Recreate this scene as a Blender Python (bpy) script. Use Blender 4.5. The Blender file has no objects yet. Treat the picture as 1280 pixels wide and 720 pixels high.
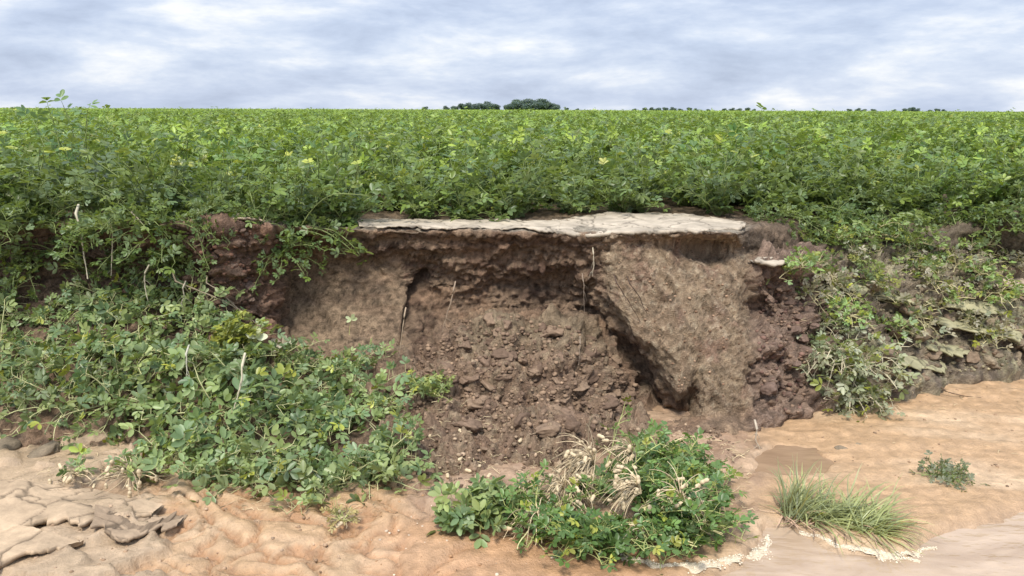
import bpy, math, random
import numpy as np
from mathutils import Vector, Matrix
from mathutils.bvhtree import BVHTree
S = bpy.context.scene
COL = S.collection
R = math.radians
# ------------------------------------------------------------------ camera
CAM = np.array([0.0, 0.0, 1.7]); FPX = 1004.0; PITCH = R(12.5); ROLL = R(0.22)
cam = bpy.data.cameras.new('camera'); camo = bpy.data.objects.new('camera', cam); COL.objects.link(camo)
cam.sensor_width = 36; cam.lens = 36 * FPX / 1280; cam.clip_start = .05; cam.clip_end = 6000
fw = np.array([0, math.cos(PITCH), -math.sin(PITCH)]); up0 = np.array([0, math.sin(PITCH), math.cos(PITCH)]); rt0 = np.array([1., 0, 0])
rt = rt0 * math.cos(ROLL) + up0 * math.sin(ROLL); up = up0 * math.cos(ROLL) - rt0 * math.sin(ROLL)
camo.matrix_world = Matrix(((rt[0], up[0], -fw[0], CAM[0]), (rt[1], up[1], -fw[1], CAM[1]), (rt[2], up[2], -fw[2], CAM[2]), (0, 0, 0, 1)))
S.camera = camo
# ------------------------------------------------------------------ light
SUN_EL, SUN_AZ = 57.0, 196.0       # high, behind the camera and a little to the left
w = bpy.data.worlds.new('World'); S.world = w; w.use_nodes = True
nt = w.node_tree; nt.nodes.clear()
def N(t, **k):
    n = nt.nodes.new(t)
    for a, b in k.items(): setattr(n, a, b)
    return n
sky = N('ShaderNodeTexSky', sky_type='NISHITA', sun_disc=False, sun_elevation=R(SUN_EL), sun_rotation=R(SUN_AZ), air_density=1.0, dust_density=1.0)
bg1 = N('ShaderNodeBackground'); bg1.inputs[1].default_value = .1
nt.links.new(sky.outputs[0], bg1.inputs[0])
tc = N('ShaderNodeTexCoord'); mp = N('ShaderNodeMapping'); mp.inputs['Scale'].default_value = (1, 1, 3.6); mp.inputs['Location'].default_value = (3.3, 1.7, .4)
nt.links.new(tc.outputs['Generated'], mp.inputs[0])
n1 = N('ShaderNodeTexNoise'); n1.inputs['Scale'].default_value = 5.2; n1.inputs['Detail'].default_value = 12; n1.inputs['Roughness'].default_value = .6; n1.inputs['Distortion'].default_value = .12
nt.links.new(mp.outputs[0], n1.inputs['Vector'])
cr = N('ShaderNodeValToRGB'); e = cr.color_ramp.elements
e[0].position = .33; e[0].color = (.43, .50, .66, 1); e[1].position = .66; e[1].color = (.93, .94, .96, 1)
m_ = cr.color_ramp.elements.new(.45); m_.color = (.54, .62, .79, 1)
m_ = cr.color_ramp.elements.new(.54); m_.color = (.66, .73, .87, 1)
nt.links.new(n1.outputs[0], cr.inputs[0])
sx = N('ShaderNodeSeparateXYZ'); nt.links.new(tc.outputs['Generated'], sx.inputs[0])
mr = N('ShaderNodeMapRange'); mr.inputs['From Min'].default_value = .14; mr.inputs['From Max'].default_value = .5; mr.inputs['To Min'].default_value = .92; mr.inputs['To Max'].default_value = 1.6
nt.links.new(sx.outputs[2], mr.inputs[0])
bg2 = N('ShaderNodeBackground'); nt.links.new(cr.outputs[0], bg2.inputs[0]); nt.links.new(mr.outputs[0], bg2.inputs[1])
mx = N('ShaderNodeMixShader'); mx.inputs[0].default_value = .9
nt.links.new(bg1.outputs[0], mx.inputs[1]); nt.links.new(bg2.outputs[0], mx.inputs[2])
wo = N('ShaderNodeOutputWorld'); nt.links.new(mx.outputs[0], wo.inputs[0])
sd = bpy.data.lights.new('sun', 'SUN'); sd.energy = 4.1; sd.angle = R(13); sd.color = (1, .95, .86)
so = bpy.data.objects.new('sun', sd); COL.objects.link(so)
az = R(SUN_AZ); dirv = Vector((math.sin(az) * math.cos(R(SUN_EL)), math.cos(az) * math.cos(R(SUN_EL)), math.sin(R(SUN_EL))))
so.rotation_euler = dirv.to_track_quat('Z', 'Y').to_euler(); so.location = (0, -3, 8)
S.view_settings.view_transform = 'Standard'; S.view_settings.look = 'None'; S.view_settings.gamma = 1; S.view_settings.use_curve_mapping = False
S.view_settings.exposure = 0.3
S.cycles.max_bounces = 6; S.cycles.diffuse_bounces = 2; S.cycles.glossy_bounces = 2; S.cycles.transmission_bounces = 3; S.cycles.caustics_reflective = False; S.cycles.caustics_refractive = False
S.cycles.use_denoising = True
rng = np.random.default_rng(7); random.seed(7)

# ------------------------------------------------------------------ helpers
def rays(px, py, d):
    """photo pixel (1280x720) + distance along Y -> world point; arrays welcome"""
    px, py, d = np.broadcast_arrays(np.asarray(px, float), np.asarray(py, float), np.asarray(d, float))
    D = fw + rt * ((px - 640) / FPX)[..., None] + up * ((360 - py) / FPX)[..., None]
    return CAM + D * (d / D[..., 1])[..., None]
def project(P):
    Q = P - CAM; z = Q @ fw
    z = np.where(z < .05, .05, z)
    return 640 + FPX * (Q @ rt) / z, 360 - FPX * (Q @ up) / z
PERM = np.random.default_rng(1).permutation(256); PERM = np.concatenate([PERM, PERM, PERM])
GR = np.random.default_rng(2).normal(size=(256, 3)); GR /= np.linalg.norm(GR, axis=1)[:, None]
def pn(P):
    I = np.floor(P).astype(int); f = P - I; I &= 255
    u = f * f * f * (f * (f * 6 - 15) + 10); out = 0
    for a in (0, 1):
        for b in (0, 1):
            for c in (0, 1):
                h = PERM[PERM[PERM[(I[..., 0] + a) & 255] + ((I[..., 1] + b) & 255)] + ((I[..., 2] + c) & 255)]
                g = (GR[h] * (f - np.array([a, b, c]))).sum(-1)
                out = out + g * (u[..., 0] if a else 1 - u[..., 0]) * (u[..., 1] if b else 1 - u[..., 1]) * (u[..., 2] if c else 1 - u[..., 2])
    return out * 1.6
def fbm(P, o=4, g=.5):
    s = 0; a = 1
    for k in range(o): s = s + a * pn(P * 2 ** k + k * 17.3); a *= g
    return s
WJ = np.random.default_rng(3).random((256, 3))
def worley(P):
    I = np.floor(P).astype(int); best = np.full(P.shape[:-1], 9.); sec = best.copy(); idv = np.zeros(P.shape[:-1])
    for a in (-1, 0, 1):
        for b in (-1, 0, 1):
            for c in (-1, 0, 1):
                J = I + np.array([a, b, c]); h = PERM[PERM[PERM[J[..., 0] & 255] + (J[..., 1] & 255)] + (J[..., 2] & 255)]
                d = np.linalg.norm(J + WJ[h] - P, axis=-1)
                n = d < best; sec = np.where(n, best, np.minimum(sec, d)); idv = np.where(n, h / 255., idv); best = np.where(n, d, best)
    return best, sec, idv
def sm(x, a, b):
    t = np.clip((x - a) / (b - a), 0, 1); return t * t * (3 - 2 * t)
def norm(v): return v / np.maximum(np.linalg.norm(v, axis=-1, keepdims=True), 1e-9)

def make_mesh(name, V, F, mat, tint=None, smooth=True):
    """V (n,3); F (m,k) array or list of arrays of the same or different k; tint (n,3) point colours"""
    me = bpy.data.meshes.new(name); V = np.asarray(V, np.float32)
    FL = F if isinstance(F, list) else [F]
    FL = [np.asarray(f, np.int32) for f in FL if len(f)]
    me.vertices.add(len(V)); me.vertices.foreach_set('co', V.ravel())
    idx = np.concatenate([f.ravel() for f in FL]); cnt = np.concatenate([np.full(len(f), f.shape[1]) for f in FL])
    me.loops.add(len(idx)); me.loops.foreach_set('vertex_index', idx)
    me.polygons.add(len(cnt)); st = np.concatenate([[0], np.cumsum(cnt)[:-1]])
    me.polygons.foreach_set('loop_start', st.astype(np.int32)); me.polygons.foreach_set('loop_total', cnt.astype(np.int32))
    if smooth: me.polygons.foreach_set('use_smooth', np.ones(len(cnt), bool))
    me.update(calc_edges=True); me.validate()
    if tint is not None:
        a = me.color_attributes.new('tint', 'FLOAT_COLOR', 'POINT')
        c = np.ones((len(V), 4), np.float32); c[:, :3] = tint; a.data.foreach_set('color', c.ravel())
    me.materials.append(mat)
    return me
def add(name, me, parent=None, label=None, cat=None, group=None, kind=None, loc=None):
    o = bpy.data.objects.new(name, me); COL.objects.link(o)
    if parent is not None: o.parent = parent
    if loc is not None: o.location = loc
    for k, v in (('label', label), ('category', cat), ('group', group), ('kind', kind)):
        if v: o[k] = v
    return o
def empty(name, loc, label, cat, group=None, rot=(0, 0, 0), s=1):
    o = add(name, None, None, label, cat, group, None, loc); o.rotation_euler = rot; o.scale = (s, s, s); o.empty_display_size = .1
    return o
def tube(path, r, n=6):
    P = np.asarray(path, float); r = np.broadcast_to(np.asarray(r, float), (len(P),))
    T = norm(np.gradient(P, axis=0)); ref = np.array([.31, .17, .93]); 
    A = norm(np.cross(T, ref)); B = np.cross(T, A)
    th = np.arange(n) * 2 * math.pi / n
    V = (P[:, None] + r[:, None, None] * (A[:, None] * np.cos(th)[None, :, None] + B[:, None] * np.sin(th)[None, :, None])).reshape(-1, 3)
    i = np.arange(len(P) - 1)[:, None] * n; j = np.arange(n)[None]; k = (j + 1) % n
    F = np.stack([i + j, i + k, i + n + k, i + n + j], -1).reshape(-1, 4)
    return V, F
class Bag:
    def __init__(s): s.V = []; s.F = []; s.C = []; s.n = 0
    def put(s, V, F, c=(1, 1, 1)):
        s.V.append(V); s.F.append(np.asarray(F) + s.n); s.n += len(V); s.C.append(np.broadcast_to(np.asarray(c, float), (len(V), 3)))
    def mesh(s, name, mat, smooth=True):
        k = {}
        for f in s.F: k.setdefault(f.shape[1], []).append(f)
        return make_mesh(name, np.concatenate(s.V), [np.concatenate(v) for v in k.values()], mat, np.concatenate(s.C), smooth)
def grid_faces(nr, nc):
    i = np.arange(nr - 1)[:, None] * nc; j = np.arange(nc - 1)[None]
    return np.stack([i + j, i + j + 1, i + nc + j + 1, i + nc + j], -1).reshape(-1, 4)

# ------------------------------------------------------------------ materials
def mat_base(name):
    m = bpy.data.materials.new(name); m.use_nodes = True; t = m.node_tree; b = t.nodes['Principled BSDF']; return m, t, b
def earth(name, s1, s2, bump, rough=.9, dist=.01, spec=.25, var=.35, wet=None):
    m, t, b = mat_base(name); L = t.links.new
    at = t.nodes.new('ShaderNodeAttribute'); at.attribute_name = 'tint'
    tcn = t.nodes.new('ShaderNodeTexCoord')
    a = t.nodes.new('ShaderNodeTexNoise'); a.inputs['Scale'].default_value = s1; a.inputs['Detail'].default_value = 8; a.inputs['Roughness'].default_value = .65
    c = t.nodes.new('ShaderNodeTexNoise'); c.inputs['Scale'].default_value = s2; c.inputs['Detail'].default_value = 5; c.inputs['Roughness'].default_value = .7
    L(tcn.outputs['Object'], a.inputs['Vector']); L(tcn.outputs['Object'], c.inputs['Vector'])
    mr = t.nodes.new('ShaderNodeMapRange'); mr.inputs['From Min'].default_value = .3; mr.inputs['From Max'].default_value = .7; mr.inputs['To Min'].default_value = 1 - var; mr.inputs['To Max'].default_value = 1 + var
    L(a.outputs[0], mr.inputs[0])
    mr2 = t.nodes.new('ShaderNodeMapRange'); mr2.inputs['From Min'].default_value = .3; mr2.inputs['From Max'].default_value = .7; mr2.inputs['To Min'].default_value = 1 - var * .7; mr2.inputs['To Max'].default_value = 1 + var * .7
    L(c.outputs[0], mr2.inputs[0])
    mu = t.nodes.new('ShaderNodeMath'); mu.operation = 'MULTIPLY'; L(mr.outputs[0], mu.inputs[0]); L(mr2.outputs[0], mu.inputs[1])
    vm = t.nodes.new('ShaderNodeVectorMath'); vm.operation = 'SCALE'; L(at.outputs['Color'], vm.inputs[0]); L(mu.outputs[0], vm.inputs['Scale'])
    L(vm.outputs[0], b.inputs['Base Color'])
    b.inputs['Roughness'].default_value = rough; b.inputs['Specular IOR Level'].default_value = spec
    ad = t.nodes.new('ShaderNodeMath'); ad.operation = 'MULTIPLY_ADD'; ad.inputs[1].default_value = .5
    L(c.outputs[0], ad.inputs[0]); L(a.outputs[0], ad.inputs[2])
    bp = t.nodes.new('ShaderNodeBump'); bp.inputs['Strength'].default_value = bump; bp.inputs['Distance'].default_value = dist
    L(ad.outputs[0], bp.inputs['Height']); L(bp.outputs[0], b.inputs['Normal'])
    return m
M_BANK = earth('bank_soil', 26, 120, 1.0, .9, .04, .25, .42)
M_SAND = earth('wash_sand', 11, 90, .8, .42, .02, .5, .17)
M_CRUST = earth('pale_crust', 14, 90, .6, .9, .008, .2, .12)
M_CLOD = earth('soil_clod', 3, 14, .6, .92, .003, .2, .3)
M_CANOPY = earth('distant_canopy', 3, 14, .8, .8, .1, .2, .5)
def leaf_mat():
    m, t, b = mat_base('leaf'); L = t.links.new
    at = t.nodes.new('ShaderNodeAttribute'); at.attribute_name = 'tint'
    oi = t.nodes.new('ShaderNodeObjectInfo')
    hs = t.nodes.new('ShaderNodeHueSaturation'); hs.inputs['Saturation'].default_value = 1.0
    mr = t.nodes.new('ShaderNodeMapRange'); mr.inputs['To Min'].default_value = .8; mr.inputs['To Max'].default_value = 1.2; L(oi.outputs['Random'], mr.inputs[0]); L(mr.outputs[0], hs.inputs['Value'])
    mrh = t.nodes.new('ShaderNodeMapRange'); mrh.inputs['To Min'].default_value = .488; mrh.inputs['To Max'].default_value = .508
    mt = t.nodes.new('ShaderNodeMath'); mt.operation = 'FRACT'; mm = t.nodes.new('ShaderNodeMath'); mm.operation = 'MULTIPLY'; mm.inputs[1].default_value = 7.31
    L(oi.outputs['Random'], mm.inputs[0]); L(mm.outputs[0], mt.inputs[0]); L(mt.outputs[0], mrh.inputs[0]); L(mrh.outputs[0], hs.inputs['Hue'])
    L(at.outputs['Color'], hs.inputs['Color'])
    ge = t.nodes.new('ShaderNodeNewGeometry')
    mix = t.nodes.new('ShaderNodeMix'); mix.data_type = 'RGBA'; mix.inputs['B'].default_value = (.20, .27, .16, 1)
    mf = t.nodes.new('ShaderNodeMath'); mf.operation = 'MULTIPLY'; mf.inputs[1].default_value = .5; L(ge.outputs['Backfacing'], mf.inputs[0]); L(mf.outputs[0], mix.inputs['Factor'])
    L(hs.outputs[0], mix.inputs['A']); L(mix.outputs['Result'], b.inputs['Base Color'])
    b.inputs['Roughness'].default_value = .42; b.inputs['Specular IOR Level'].default_value = .45
    tr = t.nodes.new('ShaderNodeBsdfTranslucent'); g = t.nodes.new('ShaderNodeMix'); g.data_type = 'RGBA'; g.blend_type = 'MULTIPLY'; g.inputs['Factor'].default_value = 1; g.inputs['B'].default_value = (1.7, 1.6, .5, 1)
    L(mix.outputs['Result'], g.inputs['A']); L(g.outputs['Result'], tr.inputs[0])
    ms = t.nodes.new('ShaderNodeMixShader'); ms.inputs[0].default_value = .28; L(b.outputs[0], ms.inputs[1]); L(tr.outputs[0], ms.inputs[2]); L(ms.outputs[0], t.nodes['Material Output'].inputs[0])
    return m
M_LEAF = leaf_mat()
def simple(name, rough, spec, var=.15, sc=30):
    return earth(name, sc, sc * 5, .3, rough, .002, spec, var)
M_STEM = simple('plant_stem', .6, .3); M_POD = simple('pod_shell', .7, .3, .15, 60); M_STRAW = simple('dry_straw', .7, .3, .2)
M_BARK = simple('tree_bark', .9, .2, .2, 3)
M_FOAM = earth('foam', 30, 120, .6, .5, .006, .4, .1)
def water_mat():
    m, t, b = mat_base('muddy_water'); L = t.links.new
    tcn = t.nodes.new('ShaderNodeTexCoord'); mp = t.nodes.new('ShaderNodeMapping'); mp.inputs['Scale'].default_value = (1, 2.2, 1); L(tcn.outputs['Object'], mp.inputs[0])
    a = t.nodes.new('ShaderNodeTexNoise'); a.inputs['Scale'].default_value = 3; a.inputs['Detail'].default_value = 4; a.inputs['Distortion'].default_value = 1; L(mp.outputs[0], a.inputs['Vector'])
    cr = t.nodes.new('ShaderNodeValToRGB'); e = cr.color_ramp.elements; e[0].position = .35; e[0].color = (.30, .215, .145, 1); e[1].position = .65; e[1].color = (.40, .30, .215, 1)
    L(a.outputs[0], cr.inputs[0]); L(cr.outputs[0], b.inputs['Base Color'])
    b.inputs['Roughness'].default_value = .05; b.inputs['IOR'].default_value = 1.33
    bp = t.nodes.new('ShaderNodeBump'); bp.inputs['Strength'].default_value = .25; bp.inputs['Distance'].default_value = .02
    a2 = t.nodes.new('ShaderNodeTexNoise'); a2.inputs['Scale'].default_value = 9; a2.inputs['Detail'].default_value = 2; L(mp.outputs[0], a2.inputs['Vector'])
    L(a2.outputs[0], bp.inputs['Height']); L(bp.outputs[0], b.inputs['Normal'])
    return m
M_WATER = water_mat(); M_PUD = water_mat(); M_PUD.name = 'puddle_water'
for n_q in M_PUD.node_tree.nodes:
    if n_q.type == 'VALTORGB': n_q.color_ramp.elements[0].color = (.22, .145, .09, 1); n_q.color_ramp.elements[1].color = (.28, .19, .12, 1)

# ------------------------------------------------------------------ the eroded bank (one sheet, foot to field)
# station pixel column: (photo row, distance) from the buried foot up to the lip
ST = {
 -900: [(600,3.55),(520,3.9),(430,4.35),(400,4.55),(350,4.6),(310,4.6),(290,4.6),(277,4.6)],
 -200: [(600,3.55),(520,3.9),(430,4.35),(400,4.55),(350,4.6),(310,4.6),(290,4.6),(277,4.6)],
 20:   [(600,3.55),(525,3.85),(430,4.35),(395,4.55),(350,4.62),(310,4.6),(290,4.55),(278,4.5)],
 110:  [(605,3.5),(530,3.85),(420,4.3),(380,4.55),(340,4.66),(305,4.62),(288,4.52),(279,4.5)],
 200:  [(612,3.45),(540,3.8),(430,4.25),(385,4.5),(345,4.6),(310,4.52),(288,4.46),(279,4.44)],
 285:  [(625,3.38),(540,3.8),(430,4.3),(390,4.47),(350,4.47),(310,4.43),(288,4.42),(278,4.42)],
 335:  [(630,3.3),(545,3.8),(440,4.35),(405,4.6),(355,4.66),(320,4.62),(292,4.55),(281,4.5)],
 360:  [(630,3.3),(545,3.8),(450,4.35),(412,4.75),(360,4.9),(322,4.88),(295,4.75),(283,4.62)],
 420:  [(630,3.3),(545,3.85),(460,4.4),(420,4.68),(360,4.82),(325,4.85),(297,4.76),(286,4.68)],
 505:  [(625,3.35),(550,3.8),(450,4.45),(425,4.62),(360,4.78),(335,4.82),(300,4.72),(287,4.68)],
 528:  [(615,3.4),(540,3.9),(445,4.5),(425,4.74),(360,4.88),(336,4.84),(300,4.72),(288,4.67)],
 560:  [(600,3.5),(520,4.0),(425,4.48),(402,4.80),(355,4.86),(332,4.78),(300,4.73),(288,4.67)],
 640:  [(585,3.6),(510,4.1),(405,4.5),(388,4.82),(354,4.87),(333,4.79),(300,4.73),(289,4.66)],
 700:  [(575,3.7),(500,4.15),(408,4.52),(390,4.82),(354,4.86),(332,4.74),(305,4.67),(290,4.61)],
 742:  [(562,3.8),(500,4.25),(420,4.56),(392,4.80),(360,4.76),(335,4.62),(305,4.58),(290,4.56)],
 770:  [(552,3.9),(508,4.35),(455,4.58),(405,4.66),(380,4.42),(338,4.5),(305,4.54),(291,4.53)],
 805:  [(545,3.95),(512,4.42),(478,4.60),(447,4.60),(427,4.34),(350,4.44),(305,4.52),(291,4.5)],
 848:  [(538,4.02),(520,4.42),(514,4.52),(503,4.2),(430,4.24),(352,4.4),(306,4.5),(291,4.46)],
 880:  [(540,4.0),(522,4.12),(490,4.16),(440,4.25),(390,4.34),(345,4.44),(312,4.62),(290,4.43)],
 925:  [(545,4.05),(518,4.18),(472,4.24),(420,4.3),(382,4.42),(345,4.5),(312,4.58),(291,4.46)],
 945:  [(540,4.12),(508,4.26),(465,4.32),(422,4.42),(386,4.74),(334,4.6),(320,4.97),(284,5.03)],
 985:  [(528,4.25),(490,4.36),(450,4.42),(415,4.55),(382,4.64),(336,4.7),(320,5.1),(282,5.18)],
 1020: [(515,4.4),(470,4.5),(435,4.6),(405,4.72),(372,4.85),(342,5.0),(312,5.2),(285,5.45)],
 1090: [(508,4.45),(470,4.58),(440,4.72),(410,4.87),(378,5.02),(345,5.2),(315,5.45),(286,5.65)],
 1180: [(477,4.85),(450,5.0),(425,5.1),(400,5.2),(370,5.3),(340,5.45),(315,5.6),(286,5.75)],
 1235: [(466,5.0),(445,5.1),(420,5.2),(395,5.3),(365,5.45),(336,5.6),(318,5.72),(268,5.8)],
 1300: [(462,5.05),(442,5.15),(418,5.25),(393,5.35),(365,5.5),(342,5.6),(325,5.7),(262,5.75)],
 1500: [(462,5.05),(442,5.15),(418,5.25),(393,5.35),(365,5.5),(342,5.6),(320,5.7),(264,5.75)],
 2200: [(462,5.05),(442,5.15),(418,5.25),(393,5.35),(365,5.5),(342,5.6),(320,5.7),(264,5.75)]}
sk = np.array(sorted(ST)); SA = np.array([ST[k] for k in sk], float)         # (ns, 8, 2)
cols = np.concatenate([np.arange(-900, -200, 14), np.arange(-200, 1480, 2.0), np.arange(1480, 2201, 14)])
ctl = np.zeros((len(cols), 11, 3))
for k in range(8):
    py = np.interp(cols, sk, SA[:, k, 0]); d = np.interp(cols, sk, SA[:, k, 1]); ctl[:, k + 1] = rays(cols, py, d)
ctl[:, 0] = ctl[:, 1] + np.array([0, -.12, -.3])
ctl[:, 9] = ctl[:, 8] + np.array([0, .5, 0]); ctl[:, 9, 2] = ctl[:, 8, 2] * .4 + .6 * 1.0
dd = 8.3 - ctl[:, 9, 1]; ctl[:, 10] = ctl[:, 9]; ctl[:, 10, 1] = 8.3; ctl[:, 10, 2] = 1.0; ctl[:, 10, 0] *= 8.3 / ctl[:, 9, 1]
def blur(A, w, ax=0):
    k = np.hanning(w + 2)[1:-1]; k /= k.sum()
    P = np.concatenate([np.repeat(A[:1], w // 2, 0), A, np.repeat(A[-1:], w // 2, 0)], 0)
    return sum(k[i] * P[i:i + len(A)] for i in range(w))
ctl = blur(ctl, 9)
seg = [8, 26, 30, 24, 24, 24, 20, 14, 22, 30]
vv = np.concatenate([np.arange(n) / n + i for i, n in enumerate(seg)] + [[10.]])
# catmull-rom, tempered towards linear
G = np.zeros((len(vv), len(cols), 3))
for r_, v in enumerate(vv):
    i = min(int(v), 9); t = v - i; p0, p1, p2, p3 = [ctl[:, min(max(i + q, 0), 10)] for q in (-1, 0, 1, 2)]
    cm = .5 * ((2 * p1) + (p2 - p0) * t + (2 * p0 - 5 * p1 + 4 * p2 - p3) * t * t + (3 * p1 - p0 - 3 * p2 + p3) * t ** 3)
    G[r_] = .55 * cm + .45 * (p1 * (1 - t) + p2 * t)
VV = np.repeat(vv[:, None], len(cols), 1); PX = np.repeat(cols[None], len(vv), 0)
def normals(G):
    a = np.gradient(G, axis=1); b = np.gradient(G, axis=0); return norm(np.cross(a, b))
Nn = normals(G)
wall = sm(VV, 2.8, 3.4) * (1 - sm(VV, 7.6, 8.0))
inX = lambda a, b, f=20: sm(PX, a - f, a) * (1 - sm(PX, b, b + f))
talus = sm(VV, .6, 1.2) * (1 - sm(VV, 3.0, 3.5)) * inX(470, 800)
butt = wall * inX(760, 935, 15) * sm(VV, 4.3, 4.8) + inX(865, 935, 15) * sm(VV, 1.8, 2.4) * (1 - sm(VV, 4.5, 4.8)) + inX(830, 880) * sm(VV, 3.6, 4.1) * (1 - sm(VV, 4.5, 4.8))
butt = np.clip(butt, 0, 1)
rooty = inX(945, 1030, 15) * sm(VV, .6, 1.2) * (1 - sm(VV, 6.8, 7.2))
redc = inX(245, 335, 15) * sm(VV, 2.5, 3.2) * (1 - sm(VV, 7.8, 8.1))
rslope = sm(PX, 1010, 1050) * sm(VV, .3, 1) * (1 - sm(VV, 7.8, 8.2))
smoothwall = inX(365, 505, 10) * wall * (1 - sm(VV, 6.0, 6.4))
lslope = (1 - sm(PX, 480, 540)) * (1 - sm(VV, 2.8, 3.3))
Pn = G
broad = fbm(Pn * 2.3, 3); mid = fbm(Pn * 7, 4); fine = fbm(Pn * 24 + 5, 4, .6)
lay = fbm(Pn * np.array([1.6, 2, 13]) + 9, 4, .6)
w1, w2, wid = worley(Pn * 9 + .35 * fbm(Pn * 10, 2)[..., None]); w1b, w2b, widb = worley(Pn * 22 + .3 * fbm(Pn * 22, 2)[..., None] + 7)
clod = (np.sqrt(np.clip(1 - w1 ** 2, 0, 1)) - .6) * .065 * (.5 + wid) ; clodb = (np.sqrt(np.clip(1 - w1b ** 2, 0, 1)) - .6) * .036 * (.4 + widb)
w1c, w2c, widc = worley(Pn * 44 + .3 * fbm(Pn * 40, 2)[..., None] + 3); clodc = (np.sqrt(np.clip(1 - w1c ** 2, 0, 1)) - .6) * .022 * (.4 + widc)
rid = 1 - np.abs(fbm(Pn * 16 + 50, 4, .6)) * 2
# diagonal chisel marks on the buttress, running down and right
uu = (Pn[..., 0] * .82 + Pn[..., 2] * .57); vv2 = (-Pn[..., 0] * .57 + Pn[..., 2] * .82)
chis = fbm(np.stack([uu * 22, vv2 * 5, Pn[..., 1] * 4], -1), 3, .6)
top = sm(VV, 7.9, 8.2)
disp = broad * .035 * (1 - top) * (1 - .5 * butt) + mid * .018 * (1 - .8 * top) * (1 - .6 * butt) + fine * .006
disp += wall * (1 - butt) * (lay * .022 + np.abs(mid) * .03 + rid * .010 + clodc * .7 * (.3 + sm(broad, -.3, .4))) * (1 - .5 * sm(VV, 6.8, 7.2))
disp += butt * (chis * .014 + fine * .003 + clodc * .15 - .012 * sm(fbm(np.stack([uu * 30, vv2 * 4, Pn[..., 1] * 4], -1) + 60, 2), .25, .6))
disp += np.clip(wall * (1 - .75 * butt) * (1 - .7 * smoothwall) + talus + rooty + redc, 0, 1) * (1 - .8 * sm(VV, 6.5, 7.0)) * ((wid - .5) * .026 + (widb - .5) * .016) + butt * (widb - .5) * .005
disp += talus * (clod * 1.5 + clodb * 1.5 + clodc * 1.2 + mid * .05)
disp += rooty * (clod * 1.5 + clodb * 1.4 + clodc + mid * .05) + redc * (clod * 1.0 + clodb * 1.3 + clodc) + rslope * (clod * 1.2 + clodb * 1.2 + clodc * .8 + broad * .06 + lay * .035)
disp += lslope * (clod * .7 + clodb * .5) + inX(600, 760) * wall * clodb * 1.2
disp *= (1 - .55 * smoothwall)
# diagonal crack and its slab edge, and the ragged wet seam below the overhang
cx = np.interp(VV, [3, 4, 5, 5.6], [500, 503, 520, 530]); disp -= .09 * np.exp(-((PX - cx) / 5) ** 2) * sm(VV, 3, 3.4) * (1 - sm(VV, 5.5, 5.9))
cx2 = np.interp(VV, [5.4, 6.3, 7.0], [480, 462, 435]); disp -= .035 * np.exp(-((PX - cx2) / 5) ** 2) * sm(VV, 5.3, 5.6) * (1 - sm(VV, 6.8, 7.1))
disp -= .03 * np.clip(fbm(Pn * np.array([9, 4, 22]) + 31, 3), 0, 1) * inX(500, 760) * sm(VV, 4.8, 5.2) * (1 - sm(VV, 6.0, 6.4))
disp -= .07 * np.exp(-(((PX - 865) / 38) ** 2 + ((VV - 7.0) / .38) ** 2)) + .05 * np.exp(-(((PX - 1010) / 14) ** 2 + ((VV - 3.2) / .5) ** 2))
GD = G + Nn * disp[..., None]
GD[..., 2] = np.where(top > .5, np.minimum(GD[..., 2], 1.09), GD[..., 2])
# colours of the soil, with shade painted in on the left wall and right edge
def mixc(a, b, t): return a * (1 - t[..., None]) + np.asarray(b) * t[..., None]
c0 = np.broadcast_to(np.array([.225, .148, .098]), G.shape).copy()
c0 = mixc(c0, [.13, .08, .055], sm(lay + .5 * mid, .1, .6) * wall)
c0 = mixc(c0, [.33, .22, .14], sm(broad + .4 * mid, 0, .6) * .7)
c0 = mixc(c0, [.25, .15, .095], sm(fbm(Pn * 4 + 90, 3), .1, .5) * .55)
c0 = mixc(c0, [.27, .185, .12], smoothwall * (.4 + .6 * sm(lay, -.4, .4)))
c0 = mixc(c0, [.30, .212, .138], butt * (.65 + .35 * sm(mid, -.4, .4)))
c0 = mixc(c0, [.10, .065, .045], butt * sm(chis, .35, .8) * .6)
c0 = mixc(c0, [.24, .145, .10], butt * sm(fbm(Pn * 5 + 40, 3) + .4 * fine, .1, .6) * .8)
c0 = mixc(c0, [.46, .37, .26], butt * sm(fine, .2, .6) * .4)
c0 = mixc(c0, [.20, .125, .085], talus * (.8 - .5 * wid)); c0 = mixc(c0, [.29, .205, .135], talus * sm(widb + .3 * broad, .6, .9) * .8)
c0 = mixc(c0, [.27, .205, .13], talus * sm(VV, 2.3, 3.0) * inX(590, 740) * .6)
c0 = mixc(c0, [.24, .16, .12], rooty * .85); c0 = mixc(c0, [.25, .14, .095], redc * .8)
c0 = mixc(c0, [.22, .175, .12], rslope * .85); c0 = mixc(c0, [.36, .32, .2], rslope * sm(broad + .5 * mid, .1, .6) * .7); c0 = mixc(c0, [.15, .11, .09], rslope * sm(widb, .6, .8) * .6)
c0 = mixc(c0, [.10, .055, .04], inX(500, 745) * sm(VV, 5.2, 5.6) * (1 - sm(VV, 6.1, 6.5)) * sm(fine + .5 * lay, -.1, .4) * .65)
c0 = mixc(c0, [.14, .095, .07], (1 - sm(PX, 300, 340)) * wall * .6)  # shade behind the hanging leaves, painted into the left wall colour
c0 = mixc(c0, [.12, .085, .06], inX(935, 1000) * sm(VV, 6.9, 7.2) * .7); c0 = mixc(c0, [.12, .09, .06], sm(PX, 1000, 1030) * sm(VV, 6.5, 7.3) * .7)  # darker wall beside the buttress; then painted shade under the right-hand canopy
c0 = mixc(c0, [.30, .245, .185], top * (1 - sm(VV, 8.9, 9.1)) * inX(250, 930))
c0 = mixc(c0, [.15, .10, .06], sm(VV, 8.8, 9.2))
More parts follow.
